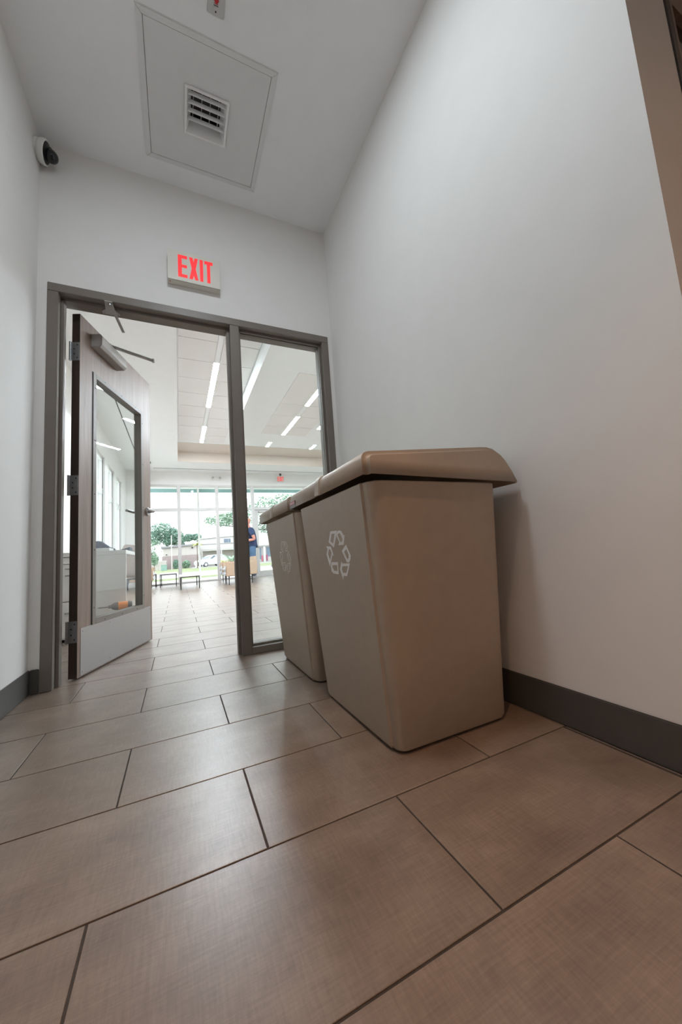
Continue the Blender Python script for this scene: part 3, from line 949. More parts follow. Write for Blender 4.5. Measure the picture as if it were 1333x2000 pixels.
table('coffee_table', 'nearer low white-topped coffee table with dark legs', 0.01, 0.445, 8.68, 9.98, 0.300)
table('coffee_table', 'farther low coffee table left of the mullion', -0.46, -0.03, 10.33, 11.10, 0.345)
table('side_table', 'small side table beside the left armchair', -0.78, -0.53, 10.84, 11.12, 0.36)


def armchair(name, label, x, y, rz):
    """seat faces local -x"""
    t = tag(empty(name, (x, y, 0), rz), label, 'armchair', 'tan armchairs in the lobby')
    for sy in (-1, 1):
        y0 = sy * 0.275
        MB().hull([(-0.36, y0 - 0.028, 0.20), (0.36, y0 - 0.028, 0.20), (0.36, y0 - 0.028, 0.53), (-0.36, y0 - 0.028, 0.53)],
                  [(-0.36, y0 + 0.028, 0.20), (0.36, y0 + 0.028, 0.20), (0.36, y0 + 0.028, 0.53), (-0.36, y0 + 0.028, 0.53)]).build('arm_panel', TAN, t, bevel=0.014, seg=3)
    MB().hull([(0.22, -0.246, 0.20), (0.36, -0.246, 0.20), (0.365, -0.246, 0.625), (0.30, -0.246, 0.625)],
              [(0.22, 0.246, 0.20), (0.36, 0.246, 0.20), (0.365, 0.246, 0.625), (0.30, 0.246, 0.625)]).build('backrest', TAN, t, bevel=0.014, seg=3)
    MB().box(-0.385, 0.22, -0.244, 0.244, 0.215, 0.30).build('seat_base', SEATF, t, bevel=0.02, seg=3)
    MB().box(-0.395, 0.22, -0.243, 0.243, 0.305, 0.43).build('seat_cushion', SEATF, t, bevel=0.045, seg=4)
    for lx in (-0.29, 0.24):
        for ly in (-0.25, 0.25):
            MB().tube([(lx, ly, 0.20), (lx, ly, 0.0)], 0.014, 8, 0.009).build('leg', DARKMETAL, t, smooth=40)
    return t


armchair('armchair', 'nearest tan armchair facing left, half hidden by the frame mullion', 1.35, 8.99, 0)
armchair('armchair', 'second tan armchair in the row, behind the nearest one', 1.37, 9.92, 0)
armchair('armchair', 'armchair with a pale cushion beside the open door edge', -0.93, 10.30, R(180))

# desk with drawers and what stands on and by it
dk = tag(empty('desk', (-0.83, 4.1, 0)), 'white desk seen through the door glass', 'desk')
box('desktop', DESKW, dk, -0.45, 0.405, -0.387, 0.42, 0.7, 0.735, 0.002)
box('side_panel', DESKW, dk, 0.12, 0.405, -0.387, -0.36, 0.0, 0.6985, 0.002)
box('pedestal', DESKW, dk, -0.45, 0.118, -0.365, 0.30, 0.02, 0.6985, 0.002)
for z0_, z1_ in ((0.64, 0.69), (0.33, 0.635), (0.03, 0.325)):
    dr = box('drawer_front', DESKW, dk, -0.446, 0.114, -0.386, -0.3655, z0_, z1_, 0.002)
    MB().tube([(-0.03, -0.388, z1_ - 0.09), (-0.03, -0.405, z1_ - 0.09), (0.09, -0.405, z1_ - 0.09), (0.09, -0.388, z1_ - 0.09)], 0.005, 8).build('handle', STEEL, dr, smooth=50)
bx = tag(empty('white_box', (-0.63, 3.85, 0.7355)), 'flat white box lying on the desk', 'box')
box('base', WHITEPL, bx, -0.14, 0.075, -0.1, 0.12, 0, 0.017, 0.002)
box('lid', WHITEPL, bx, -0.142, 0.077, -0.102, 0.122, 0.0175, 0.026, 0.002)

fd = tag(empty('folder', (-0.455, 4.15, 0.7355)), 'dark navy folder lying on the right end of the desk', 'folder')
MB().hull([(-0.05, -0.12, 0.0), (0.025, -0.12, 0.0), (0.025, -0.12, 0.036), (-0.05, -0.12, 0.014)], [(-0.05, 0.12, 0.0), (0.025, 0.12, 0.0), (0.025, 0.12, 0.036), (-0.05, 0.12, 0.014)]).build('cover', NAVY, fd, bevel=0.002)
so_ = tag(empty('sofa', (-1.0, 6.2, 0)), 'navy sofa behind the white desk', 'sofa')
box('seat', NAVY, so_, -0.26, 0.17, -0.155, 0.7, 0.08, 0.42, 0.03)
MB().hull([(-0.27, -0.30, 0.05), (0.02, -0.30, 0.05), (0.02, -0.30, 0.965), (-0.27, -0.30, 0.975)],
          [(-0.27, -0.16, 0.05), (0.02, -0.16, 0.05), (0.02, -0.16, 0.965), (-0.27, -0.16, 0.975)]).build('backrest', NAVY, so_, bevel=0.012, seg=2)
MB().hull([(0.021, -0.30, 0.05), (0.185, -0.30, 0.05), (0.185, -0.30, 0.852), (0.12, -0.30, 0.88), (0.021, -0.30, 0.965)],
          [(0.021, -0.16, 0.05), (0.185, -0.16, 0.05), (0.185, -0.16, 0.852), (0.12, -0.16, 0.88), (0.021, -0.16, 0.965)]).build('side_wing', NAVY, so_, bevel=0.008, seg=2)

SHELL = mat('shell_plastic', (0.62, 0.53, 0.50), 0.4, var=0.02, scale=12)
GREYLEG = mat('grey_leg', (0.10, 0.11, 0.125), 0.5, var=0.05)
ch = tag(empty('shell_chair', (-0.53, 5.36, 0), R(8)), 'pinkish shell chair with dark splayed legs beside the white desk', 'chair')
g = []
for k in range(9):                       # seat front -> seat back -> top of back, local +y is the sitter's front
    t_ = k / 8
    if t_ < 0.45:
        y_, z_ = 0.20 - t_ / 0.45 * 0.34, 0.455 - 0.02 * math.sin(t_ / 0.45 * math.pi)
    else:
        q = (t_ - 0.45) / 0.55
        y_, z_ = -0.14 - 0.10 * q ** 0.8, 0.455 + 0.40 * q
    hw = 0.19 if t_ < 0.45 else 0.20 - 0.09 * ((t_ - 0.45) / 0.55) ** 2
    g.append([(hw * u, y_ + 0.05 * u * u, z_ + 0.05 * u * u * (1 if t_ < 0.6 else 0.3)) for u in (-1, -.7, -.35, 0, .35, .7, 1)])
shm = MB().rings(g, False, False, closed=False).build('shell', SHELL, ch, smooth=60)
md = shm.modifiers.new('thick', 'SOLIDIFY')
md.thickness = 0.012
ms = shm.modifiers.new('sub', 'SUBSURF')
ms.levels = ms.render_levels = 1
for sx in (-1, 1):
    for sy in (-1, 1):
        MB().hull([(sx * 0.07 + a, sy * 0.08 + b_, 0.43) for a, b_ in ((-.028, -.016), (.028, -.016), (.028, .016), (-.028, .016))],
                  [(sx * 0.17 + a, sy * 0.20 + b_, 0.0) for a, b_ in ((-.020, -.012), (.020, -.012), (.020, .012), (-.020, .012))]).build('leg', GREYLEG, ch)
box('seat_frame', GREYLEG, ch, -0.09, 0.09, -0.10, 0.10, 0.415, 0.432)

# cordless drill standing on the floor in front of the desk
ORANGE = mat('orange_plastic', (0.72, 0.21, 0.025), 0.4, var=0.04, scale=40)
GREYPL = mat('drill_grey', (0.085, 0.08, 0.075), 0.5, var=0.08, scale=40)
dr_ = tag(empty('cordless_drill', (-0.445, 3.58, 0), R(4)), 'orange and black cordless drill standing in front of the desk', 'drill')
HZ = 0.262
box('battery', GREYPL, dr_, -0.055, 0.050, -0.036, 0.036, 0.0, 0.058, 0.008)
MB().hull([(-0.030, -0.017, 0.058), (0.022, -0.017, 0.058), (0.022, 0.017, 0.058), (-0.030, 0.017, 0.058)],
          [(-0.030, -0.018, HZ - 0.028), (0.030, -0.018, HZ - 0.028), (0.030, 0.018, HZ - 0.028), (-0.030, 0.018, HZ - 0.028)]).build('grip', ORANGE, dr_, bevel=0.007, seg=3)
RX = Matrix.Translation((0, 0, HZ)) @ Matrix.Rotation(R(-90), 4, 'Y')
MB().lathe([(0.020, -0.072), (0.031, -0.060), (0.033, -0.02), (0.033, 0.02)], 18, RX).build('motor_housing', ORANGE, dr_, smooth=45)
MB().lathe([(0.0335, 0.02), (0.031, 0.045), (0.024, 0.062), (0.017, 0.070)], 18, RX).build('gear_case', GREYPL, dr_, smooth=45)
MB().lathe([(0.022, -0.082), (0.030, -0.079), (0.0345, -0.066), (0.0345, -0.050)], 18, RX).build('rear_cap', GREYPL, dr_, smooth=45)
MB().lathe([(0.013, 0.070), (0.012, 0.092), (0.006, 0.095)], 14, RX).build('chuck', GREYPL, dr_, smooth=45)
MB().lathe([(0.0035, 0.095), (0.0035, 0.15), (0.001, 0.172)], 8, RX).build('bit', DARKMETAL, dr_, smooth=45)
box('trigger', BLACK, dr_, -0.043, -0.029, -0.008, 0.008, HZ - 0.075, HZ - 0.042, 0.003)

# ------------------------------------------------------------------ standing man


def skin_body(name, joints, edges, m, parent, lev=2):
    me = bpy.data.meshes.new(name)
    me.from_pydata([j[0] for j in joints], edges, [])
    o = bpy.data.objects.new(name, me)
    col.objects.link(o)
    o.parent = parent
    sk = o.modifiers.new('skin', 'SKIN')
    for i, j in enumerate(joints):
        rr = j[1] if isinstance(j[1], tuple) else (j[1], j[1])
        me.skin_vertices[0].data[i].radius = rr
    me.skin_vertices[0].data[0].use_root = True
    sb = o.modifiers.new('sub', 'SUBSURF')
    sb.levels = sb.render_levels = lev
    me.materials.append(m)
    me.shade_smooth()
    return o


SKIN = mat('skin', (0.62, 0.27, 0.20), 0.55, var=0.05, scale=30)
POLO = mat('navy_polo', (0.030, 0.050, 0.120), 0.85, var=0.1, scale=60)
JEAN = mat('jeans', (0.085, 0.16, 0.27), 0.85, var=0.15, scale=60)
SHOE = mat('grey_shoe', (0.28, 0.28, 0.27), 0.6, var=0.1, scale=40)
pn = tag(empty('person', (1.93, 10.45, 0), R(0)), 'bald man in navy polo and jeans standing by the lobby entrance', 'person')
# local frame: faces -x; left arm towards -y (the camera side)
bj = [((0.0, 0, 0.93), (0.080, 0.110)), ((-0.015, 0, 1.06), (0.090, 0.120)), ((-0.04, 0, 1.22), (0.100, 0.145)), ((-0.055, 0, 1.36), (0.080, 0.125)), ((-0.075, 0, 1.445), (0.060, 0.085)),
      ((-0.085, 0, 1.50), 0.055), ((-0.105, 0, 1.56), 0.066),
      ((-0.060, -0.185, 1.385), 0.052), ((-0.005, -0.235, 1.22), 0.052), ((0.035, -0.245, 1.10), 0.045), ((-0.10, -0.21, 1.085), 0.040), ((-0.225, -0.135, 1.10), 0.030), ((-0.275, -0.105, 1.105), 0.032),
      ((-0.060, 0.185, 1.385), 0.052), ((-0.005, 0.235, 1.22), 0.052), ((0.035, 0.245, 1.10), 0.045), ((-0.10, 0.20, 1.085), 0.040), ((-0.225, 0.11, 1.10), 0.030), ((-0.275, 0.08, 1.105), 0.032),
      ((0.0, -0.085, 0.86), 0.045), ((0.005, -0.10, 0.50), 0.052), ((0.025, -0.105, 0.10), 0.042), ((0.0, -0.108, 0.06), 0.030),
      ((0.0, 0.085, 0.86), 0.045), ((0.005, 0.10, 0.50), 0.052), ((0.025, 0.105, 0.10), 0.042), ((0.0, 0.108, 0.06), 0.030)]
be = [(0, 1), (1, 2), (2, 3), (3, 4), (4, 5), (5, 6), (3, 7), (7, 8), (8, 9), (9, 10), (10, 11), (11, 12), (3, 13), (13, 14), (14, 15), (15, 16), (16, 17), (17, 18),
      (0, 19), (19, 20), (20, 21), (21, 22), (0, 23), (23, 24), (24, 25), (25, 26)]
skin_body('body', bj, be, SKIN, pn)
# clothing just outside the body
skin_body('polo_shirt', [((0.0, 0, 0.82), (0.140, 0.190)), ((-0.005, 0, 0.97), (0.132, 0.172)), (bj[2][0], (0.132, 0.184)), (bj[3][0], (0.112, 0.170)), (bj[4][0], (0.070, 0.100)),
                         (bj[7][0], 0.082), ((-0.022, -0.222, 1.27), 0.071), ((0.002, -0.237, 1.20), 0.068), (bj[13][0], 0.082), ((-0.022, 0.222, 1.27), 0.071), ((0.002, 0.237, 1.20), 0.068)],
          [(0, 1), (1, 2), (2, 3), (3, 4), (3, 5), (5, 6), (6, 7), (3, 8), (8, 9), (9, 10)], POLO, pn)
skin_body('trousers', [((0, 0, 0.96), (0.105, 0.135)), (bj[19][0], 0.098), (bj[20][0], 0.076), ((0.015, -0.105, 0.07), 0.066), (bj[23][0], 0.098), (bj[24][0], 0.076), ((0.015, 0.105, 0.07), 0.066)],
          [(0, 1), (1, 2), (2, 3), (0, 4), (4, 5), (5, 6)], JEAN, pn)
for sy in (-1, 1):
    MB().hull([(-0.19, sy * 0.11 - 0.04, 0.0), (0.085, sy * 0.11 - 0.042, 0.0), (0.085, sy * 0.11 + 0.042, 0.0), (-0.19, sy * 0.11 + 0.04, 0.0)],
              [(-0.16, sy * 0.11 - 0.030, 0.06), (0.075, sy * 0.11 - 0.036, 0.10), (0.075, sy * 0.11 + 0.036, 0.10), (-0.16, sy * 0.11 + 0.030, 0.06)]).build('shoe', SHOE, pn, bevel=0.018, seg=3)
hd = MB()
hc = Vector((-0.115, 0, 1.615))
prof = [(0.030, -0.115, -0.035), (0.055, -0.100, -0.028), (0.066, -0.075, -0.016), (0.073, -0.040, -0.006), (0.076, 0.0, 0.0), (0.079, 0.035, 0.008), (0.076, 0.070, 0.012), (0.060, 0.098, 0.012), (0.032, 0.116, 0.010), (0.006, 0.121, 0.008)]
rs = []
for r_, h_, f_ in prof:
    rs.append([(hc.x + f_ + r_ * 1.24 * math.cos(2 * math.pi * i / 18), hc.y + r_ * math.sin(2 * math.pi * i / 18), hc.z + h_) for i in range(18)])
head = hd.rings(rs).build('head', SKIN, pn, smooth=60)
ns = MB().hull([(hc.x - 0.088, -0.016, hc.z - 0.040), (hc.x - 0.088, 0.016, hc.z - 0.040), (hc.x - 0.088, 0.006, hc.z + 0.012), (hc.x - 0.088, -0.006, hc.z + 0.012)],
               [(hc.x - 0.118, -0.011, hc.z - 0.034), (hc.x - 0.118, 0.011, hc.z - 0.034), (hc.x - 0.092, 0.004, hc.z + 0.010), (hc.x - 0.092, -0.004, hc.z + 0.010)])
ns.build('nose', SKIN, head, bevel=0.004)
for sy in (-1, 1):
    MB().ball((hc.x + 0.012, sy * 0.078, hc.z - 0.008), 0.030, 10, 8, (0.7, 0.35, 1.1)).build('ear', SKIN, head, smooth=60)
    MB().ball((hc.x - 0.080, sy * 0.030, hc.z + 0.006), 0.0115, 10, 8).build('eye', WHITEPL, head, smooth=60)
box('mouth', mat('lip', (0.42, 0.13, 0.11), 0.5, var=0.03), head, hc.x - 0.088, hc.x - 0.072, -0.024, 0.024, hc.z - 0.068, hc.z - 0.060, 0.003)
# hands: palm grown with the arm; five fingers each, curled round a phone
for sy in (-1, 1):
    fm = []
    wx, wy, wz = (-0.275, -0.105, 1.105) if sy < 0 else (-0.275, 0.08, 1.105)
    for k in range(4):
        f0 = (wx - 0.015, wy - sy * (0.002 + 0.001 * k), wz + 0.028 - 0.019 * k)
        ln = (0.030, 0.034, 0.031, 0.024)[k]
        fm.append([(f0, 0.010), ((f0[0] - ln, f0[1] - sy * 0.010, f0[2]), 0.009), ((f0[0] - ln * 1.5, f0[1] - sy * 0.032, f0[2] + 0.002), 0.0085), ((f0[0] - ln * 1.1, f0[1] - sy * 0.050, f0[2] + 0.003), 0.0075)])
    f0 = (wx + 0.005, wy - sy * 0.005, wz + 0.026)
    fm.append([(f0, 0.011), ((f0[0] - 0.015, f0[1] - sy * 0.022, f0[2] + 0.018), 0.010), ((f0[0] - 0.030, f0[1] - sy * 0.042, f0[2] + 0.022), 0.009)])
    for fg in fm:
        skin_body('finger', fg, [(i, i + 1) for i in range(len(fg) - 1)], SKIN, pn, 1)

# ------------------------------------------------------------------ outside
CONC = mat('concrete', (0.62, 0.61, 0.58), 0.85, var=0.06, scale=3)
GRASSG = mat('lawn', (0.20, 0.24, 0.115), 0.95, var=0.22, scale=1.5)
ASPH = mat('asphalt', (0.36, 0.36, 0.37), 0.9, var=0.06, scale=2)
tag(box('sidewalk', CONC, None, -12, 22, 11.47, 14.6, -0.25, -0.02), 'pale concrete walk outside the storefront', 'sidewalk', kind='structure')
tag(box('curb_walk', CONC, None, -14, 26, 18.0, 21.2, -0.3, -0.09), 'pale concrete walk between two grass strips', 'sidewalk', kind='structure')
tag(box('road', ASPH, None, -22, 40, 21.2, 29.5, -0.4, -0.12), 'pale grey road across from the lobby', 'road', kind='structure')
tag(box('lawn', GRASSG, None, -14, 26, 14.6, 18.0, -0.3, -0.06), 'strip of lawn beside the walk', 'lawn', kind='structure')
tag(MB().hull([(-40, 29.5, -0.12), (60, 29.5, -0.12), (60, 29.5, -0.6), (-40, 29.5, -0.6)], [(-60, 95, -0.36), (90, 95, -0.36), (90, 95, -0.9), (-60, 95, -0.9)]).build('far_lawn', GRASSG),
    'sloping lawn across the road', 'lawn', kind='structure')
tag(MB().hull([(1.6, 50, -0.170), (20, 50, -0.17), (20, 50, -0.3), (1.6, 50, -0.3)], [(1.6, 60, -0.205), (20, 60, -0.205), (20, 60, -0.4), (1.6, 60, -0.4)]).build('driveway', ASPH),
    'pale driveway under the parked car', 'driveway', kind='structure')

# entrance canopy with teal fascia and post
cp = tag(empty('canopy', (2, 12.5, 3.1)), 'white canopy with a teal fascia outside the storefront', 'canopy')
box('soffit', CEIL_L, cp, -6, 8, -1.0, 0.98, 0.055, 0.12)
box('fascia', mat('teal_fascia', (0.25, 0.42, 0.41), 0.5, var=0.04), cp, -6, 8, 0.98, 1.04, -0.068, 0.25)
for x in (0.672, 6.0):
    box('post', WHITEPL, cp, x - 0.032 - 2, x + 0.032 - 2, 0.87, 0.93, -3.12, 0.055)

# low stucco building across the road
STUC = mat('stucco', (0.50, 0.465, 0.45), 0.9, var=0.03, scale=2)
MAUVE = mat('mauve_wall', (0.33, 0.27, 0.275), 0.9, var=0.05, scale=2)
ROOFG = mat('grey_roof', (0.26, 0.26, 0.28), 0.9, var=0.06, scale=3)
WHITEB = mat('white_stucco', (0.60, 0.59, 0.585), 0.9, var=0.02, scale=2)
BLUEGL = mat('blue_window', (0.10, 0.15, 0.22), 0.15, var=0.1, scale=2)
bl = tag(empty('low_building', (0, 62, -0.3)), 'low stucco building with mauve base and grey roof across the road', 'building')
MB().hull([(-2.2, 0, 2.1), (3.2, 0, 2.1), (3.2, 0, 3.6), (-2.2, 0, 3.3)], [(-2.2, 3.2, 2.1), (3.2, 3.2, 2.1), (3.2, 3.2, 3.6), (-2.2, 3.2, 3.3)]).build('upper_wall', STUC, bl)
box('base_wall', MAUVE, bl, -2.3, 3.2, -0.06, 3.2, 0, 2.1)
MB().hull([(-2.4, -0.3, 3.32), (3.3, -0.3, 3.62), (3.3, -0.3, 3.85), (-2.4, -0.3, 3.62)], [(-2.4, 3.3, 3.32), (3.3, 3.3, 3.62), (3.3, 3.3, 3.95), (-2.4, 3.3, 3.75)]).build('roof', ROOFG, bl)
box('vent_hood', DARKMETAL, bl, -1.75, -1.55, -0.12, 0.0, 2.28, 2.38)
box('wall_lamp', DARKMETAL, bl, 1.95, 2.15, -0.15, 0.0, 3.1, 3.35)
gw = tag(empty('garden_wall', (-3.6, 60.5, -0.3)), 'pale low wall left of the low building', 'wall')
box('wall_panel', STUC, gw, -4.0, 1.95, 0, 0.25, 0, 1.35)
box('coping', WHITEB, gw, -4.05, 2.0, -0.03, 0.28, 1.35, 1.43)
wp = tag(empty('white_gate_sign', (-2.62, 58, -0.25)), 'white board on two posts left of the low building', 'sign')
box('board', WHITEB, wp, -0.36, 0.37, 0, 0.08, 1.75, 3.65)
for x in (-0.2, 0.2):
    box('post', ALUF, wp, x - 0.04, x + 0.04, 0.01, 0.07, 0, 1.75)
lp = tag(empty('utility_pole', (-0.765, 50, -0.2)), 'white utility pole in front of the trees', 'pole')
MB().tube([(0, 0, 0), (0, 0, 4.24)], 0.055, 10, 0.05).build('shaft', WHITEB, lp, smooth=40)
MB().ball((0, 0, 4.28), 0.08, 8, 6).build('cap', WHITEB, lp, smooth=40)
bu = tag(empty('utility_cabinet', (-1.6, 49, -0.17)), 'pale green utility cabinet on the far lawn', 'cabinet')
GRB = mat('cabinet_green', (0.22, 0.36, 0.32), 0.6, var=0.04)
box('body', GRB, bu, -0.33, 0.30, -0.25, 0.25, 0, 0.62, 0.02)
box('hood', GRB, bu, -0.35, 0.32, -0.27, 0.27, 0.62, 0.70, 0.02)
ac = tag(empty('condenser_unit', (2.34, 52.3, -0.18)), 'white outdoor condenser unit beside the parked car', 'machine')
box('cabinet', WHITEB, ac, -0.3, 0.3, -0.3, 0.3, 0, 0.95, 0.03)
box('grille', DARKMETAL, ac, 0.05, 0.27, -0.315, -0.30, 0.2, 0.72)

# larger white building on the right
rb = tag(empty('white_building', (6.6, 66, -0.3)), 'white gabled building behind the parked car', 'building')
MB().hull([(-3.3, 0, 2.9), (4.5, 0, 2.9), (4.5, 0, 5.1), (-3.3, 0, 4.7)], [(-3.3, 8, 2.9), (4.5, 8, 2.9), (4.5, 8, 5.1), (-3.3, 8, 4.7)]).build('upper_storey', WHITEB, rb)
box('lower_wall', STUC, rb, -3.2, 4.4, 1.6, 8, 0, 2.9)
box('carport_beam', WHITEB, rb, -3.25, 4.45, 0.05, 0.35, 2.65, 3.75)
box('trim_band', ROOFG, rb, -3.32, 4.52, -0.05, 0.0, 3.74, 3.84)
MB().hull([(-3.5, -0.3, 4.72), (4.7, -0.3, 5.14), (4.7, -0.3, 5.26), (-3.5, -0.3, 4.84)], [(-3.5, 8, 4.72), (4.7, 8, 5.14), (4.7, 8, 5.26), (-3.5, 8, 4.84)]).build('roof', WHITEB, rb)
wn = box('window', WHITEB, rb, 0.68, 1.95, -0.06, 0.0, 3.85, 4.65)
box('pane', BLUEGL, wn, 0.75, 1.50, -0.075, -0.06, 3.92, 4.58)
box('pane', BLUEGL, wn, 1.54, 1.88, -0.075, -0.06, 3.92, 4.58)
for x in (-2.9, 0.3, 3.8):
    box('carport_post', WHITEB, rb, x - 0.1, x + 0.1, 0.05, 0.3, 0, 2.65)
# shopfront seen through the entrance door
sb_ = tag(empty('storefront_building', (13.2, 60, -0.2)), 'white shopfront with red and blue panels beyond the entrance door', 'building')
box('upper_wall', WHITEB, sb_, -3, 6, 0, 5, 2.6, 5.0)
box('lower_wall', STUC, sb_, -3, 6, 0.5, 5, 0, 2.6)
for x, m_, z1_ in ((-0.55, mat('pink_red', (0.55, 0.10, 0.16), 0.6, var=0.05), 1.1), (0.25, mat('deep_red', (0.32, 0.06, 0.14), 0.6, var=0.05), 1.2)):
    box('red_panel', m_, sb_, x, x + 0.25, 0.40, 0.5, 0.2, z1_)
box('window', BLUEGL, sb_, 0.35, 1.3, 0.42, 0.5, 0.9, 2.45)
box('window', BLUEGL, sb_, -0.8, -0.55, 0.42, 0.5, 0.5, 2.4)
box('column', WHITEB, sb_, -0.25, 0.05, 0.0, 0.4, 0, 2.6)

# parked car, seen from its front left quarter
CARP = mat('car_paint', (0.45, 0.48, 0.52), 0.25, 0.1, var=0.01, coat=0.5)
CARW = mat('car_glass', (0.09, 0.12, 0.14), 0.08, var=0.05)
TYRE = mat('tyre', (0.05, 0.06, 0.065), 0.7, var=0.1)
car = tag(empty('car', (4.35, 55.5, -0.19), R(207)), 'silver white car parked in front of the white building', 'car')
# local +x forward
side = [(-2.2, .45), (-2.22, .85), (-2.05, 1.05), (-1.75, 1.55), (-1.2, 1.66), (0.1, 1.66), (0.55, 1.52), (1.15, 1.08), (1.95, .95), (2.2, .78), (2.25, .45), (2.1, .30), (-2.1, .30)]


def carw(z):
    return 0.90 if z < 1.1 else 0.90 - (z - 1.1) * 0.32


MB().hull([(x, -carw(z), z) for x, z in side], [(x, carw(z), z) for x, z in side]).build('body', CARP, car, bevel=0.05, seg=2)
for s in (-1, 1):
    p = [(-1.70, 1.10), (-1.45, 1.50), (-0.25, 1.55), (-0.25, 1.08)]
    MB().hull([(x, s * (carw(z) + 0.006), z) for x, z in p], [(x, s * (carw(z) - 0.05), z) for x, z in p]).build('side_window', CARW, car)
    p = [(-0.15, 1.08), (-0.15, 1.55), (0.10, 1.55), (0.75, 1.12)]
    MB().hull([(x, s * (carw(z) + 0.006), z) for x, z in p], [(x, s * (carw(z) - 0.05), z) for x, z in p]).build('side_window', CARW, car)
    for x in (-1.4, 1.4):
        M_ = Matrix.Translation((x, s * 0.80, 0.33)) @ Matrix.Rotation(R(90), 4, 'X')
        wh = MB().lathe([(0.33, -0.12), (0.335, 0), (0.33, 0.12)], 20, M_).build('wheel', TYRE, car, smooth=40)
        MB().lathe([(0.20, -0.125), (0.20, 0.125)], 14, M_).build('hub_cap', ALUF, wh, smooth=40)
MB().hull([(0.62, -0.72, 1.50), (0.62, 0.72, 1.50), (1.12, 0.80, 1.115), (1.12, -0.80, 1.115)],
          [(0.60, -0.72, 1.47), (0.60, 0.72, 1.47), (1.10, 0.80, 1.08), (1.10, -0.80, 1.08)]).build('windscreen', CARW, car)
box('grille', DARKMETAL, car, 2.235, 2.262, -0.5, 0.5, 0.50, 0.68)
for s in (-1, 1):
    box('headlamp', ALUF, car, 2.15, 2.24, s * 0.68 - 0.16, s * 0.68 + 0.16, 0.68, 0.82, 0.02)

# planting -----------------------------------------------------------------


def leaf_cloud(n, blobs, size, rn):
    mb = MB()
    for _ in range(n):
        c, rad = blobs[rn.randrange(len(blobs))]
        while True:
            p = Vector((rn.uniform(-1, 1), rn.uniform(-1, 1), rn.uniform(-1, 1)))
            if 0.25 < p.length < 1:
                break
        p = Vector((c[0] + p.x * rad[0], c[1] + p.y * rad[1], c[2] + p.z * rad[2]))
        a = Vector((rn.uniform(-1, 1), rn.uniform(-1, 1), rn.uniform(-.5, .5))).normalized()
        b = a.cross(Vector((rn.uniform(-1, 1), rn.uniform(-1, 1), rn.uniform(-1, 1)))).normalized()
        s_ = size * rn.uniform(0.6, 1.3)
        mb.add([p - a * s_, p + b * s_ * 0.5, p + a * s_, p - b * s_ * 0.5], [(0, 1, 2, 3)])
    return mb


def tree(name, label, loc, trunk, blobs, n, size, leafm, group=None, cat='tree'):
    rn = random.Random(len(label) * 7)
    t = tag(empty(name, loc), label, cat, group)
    for k, (path, r0, r1) in enumerate(trunk):
        MB().tube(path, r0, 8, r1).build('trunk' if k == 0 else 'branch', BARK, t, smooth=50)
    f = leaf_cloud(n, blobs, size, rn).build('foliage', leafm, t)
    f['kind'] = 'stuff'
    return t


BARK = mat('bark', (0.16, 0.13, 0.11), 0.9, var=0.15, scale=10)
LEAF = mat('leaf_green', (0.19, 0.32, 0.255), 0.7, var=0.25, scale=3)
LEAF2 = mat('leaf_pale', (0.25, 0.37, 0.27), 0.7, var=0.2, scale=3)
LEAF3 = mat('leaf_yellow', (0.42, 0.44, 0.12), 0.7, var=0.15, scale=3)
tree('large_tree', 'broad green tree rising behind the low building at left', (-1.6, 70, -0.35), [([(0, 0, 0), (0.1, 0, 2.5), (-0.2, 0, 4.5)], 0.3, 0.18), ([(0.1, 0, 2.5), (1.2, 0, 4.6)], 0.16, 0.08)],
     [((-0.9, 0, 6.9), (2.0, 1.6, 1.5)), ((0.9, 0, 5.9), (1.7, 1.4, 1.3)), ((1.9, 0, 5.0), (1.0, 1.2, 1.2)), ((-1.9, 0, 5.6), (1.1, 1.2, 1.4)), ((0.2, 0, 5.0), (1.3, 1.2, 0.9))], 4600, 0.19, LEAF, 'trees beyond the road')
tree('large_tree', 'airy pale tree at the far left of the storefront view', (-3.9, 66, -0.35), [([(0, 0, 0), (0.0, 0, 3.0)], 0.15, 0.08)],
     [((0.2, 0, 3.4), (1.3, 1, 1.6)), ((0.3, 0, 1.9), (0.8, 0.8, 0.7))], 1100, 0.14, LEAF2, 'trees beyond the road')
tree('large_tree', 'low row of tree tops behind the low building at right', (2.6, 76, -0.4), [([(0, 0, 0), (0, 0, 4.6)], 0.2, 0.12)],
     [((-0.7, 0, 5.8), (0.9, 1, 0.8)), ((0.6, 0, 5.9), (1.1, 1, 0.7))], 1500, 0.17, LEAF, 'trees beyond the road')
tree('oak_tree', 'spreading oak whose branches reach across the entrance glass', (5.6, 23, -0.07), [([(0, 0, 0), (0.1, 0, 1.6), (-0.3, 0, 2.6)], 0.2, 0.14), ([(-0.3, 0, 2.4), (-1.6, -0.3, 2.45), (-2.6, -0.6, 2.65), (-3.6, -0.8, 2.75)], 0.06, 0.02),
                                                                   ([(-0.2, 0, 1.5), (0.2, 0, 1.35), (0.6, -0.2, 1.75), (1.2, -0.2, 2.6)], 0.07, 0.03)],
     [((-3.2, -0.8, 3.0), (1.0, 0.7, 0.38)), ((-2.1, -0.6, 3.25), (1.1, 0.8, 0.55)), ((-0.5, 0, 3.9), (1.0, 1.0, 0.65)), ((0.9, 0, 4.2), (1.0, 1.0, 0.55)), ((-0.3, 0, 2.8), (0.8, 0.8, 0.7)), ((0.5, 0, 2.6), (0.8, 0.7, 0.5))], 4200, 0.085, LEAF2, 'trees beyond the road')
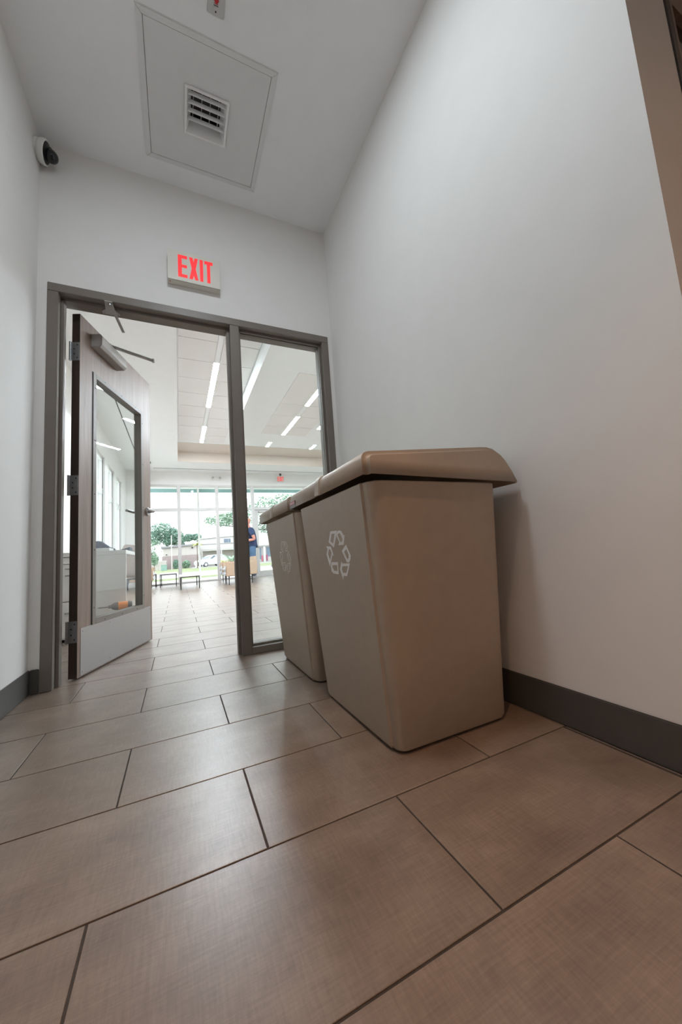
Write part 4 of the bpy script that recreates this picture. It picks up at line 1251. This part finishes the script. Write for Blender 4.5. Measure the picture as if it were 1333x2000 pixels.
for i, (x, y, r_, h, lab) in enumerate(((-0.35, 60, 0.42, 1.5, 'taller dark shrub against the mauve wall'), (1.08, 60, 0.62, 1.25, 'rounder pale shrub right of the first mullion'))):
    tree('shrub', lab, (x, y, -0.28), [([(0, 0, 0), (0, 0, h * 0.6)], 0.05, 0.02)], [((0, 0, h * 0.5), (r_, r_, h * 0.52))], 900, 0.11, LEAF if i == 0 else LEAF2, 'shrubs across the road', 'shrub')
tree('shrub', 'pale shrub left of the white board', (-3.1, 57.5, -0.26), [([(0, 0, 0), (0, 0, 1.5)], 0.05, 0.02)], [((0, 0, 1.6), (0.5, 0.5, 0.9))], 600, 0.11, LEAF2, 'shrubs across the road', 'shrub')


def palm(name, label, loc, h, r_, n, m_, up, cat):
    t = tag(empty(name, loc), label, cat, 'palms outside the storefront')
    MB().tube([(0, 0, 0), (0.02, 0, h * 0.5), (0, 0, h)], 0.07 * r_, 8, 0.05 * r_).build('trunk', BARK, t, smooth=50)
    rn = random.Random(11)
    for k in range(n):
        a = 2 * math.pi * k / n + rn.uniform(-.2, .2)
        el = up + rn.uniform(-.25, .25)
        mb = MB()
        pts = []
        for q in range(7):
            s_ = q / 6
            rr = r_ * s_
            pts.append(Vector((rr * math.cos(a), rr * math.sin(a), h + rr * el - 0.75 * r_ * s_ * s_)))
        sd = Vector((-math.sin(a), math.cos(a), 0))
        ls, rs_ = [], []
        for q, p in enumerate(pts):
            wd = 0.12 * r_ * math.sin(math.pi * (0.12 + 0.86 * q / 6))
            ls.append(p + sd * wd - Vector((0, 0, wd * 0.4)))
            rs_.append(p - sd * wd - Vector((0, 0, wd * 0.4)))
        for q in range(6):
            mb.add([ls[q], pts[q], pts[q + 1], ls[q + 1]], [(0, 1, 2, 3)])
            mb.add([pts[q], rs_[q], rs_[q + 1], pts[q + 1]], [(0, 1, 2, 3)])
        mb.build('frond', m_, t)
    return t


palm('palm_tree', 'small yellow-green palm in front of the low building', (2.22, 50, -0.2), 2.95, 0.95, 11, LEAF3, 0.75, 'palm')
palm('young_palm', 'young green palm behind the tan armchairs', (2.62, 20, -0.09), 0.55, 0.62, 10, LEAF2, 1.25, 'palm')
palm('young_palm', 'yellowing young palm left of the green one', (2.25, 20.5, -0.09), 0.55, 0.42, 9, LEAF3, 0.8, 'palm')
gl = tag(empty('ground_lamp', (4.21, 17.0, -0.06)), 'dark low box fixture on the grass beyond the entrance door', 'lamp')
box('housing', DARKMETAL, gl, -0.13, 0.13, -0.08, 0.08, 0.0, 0.09, 0.01)
box('lid', DARKMETAL, gl, -0.14, 0.14, -0.09, 0.09, 0.0905, 0.11, 0.005)
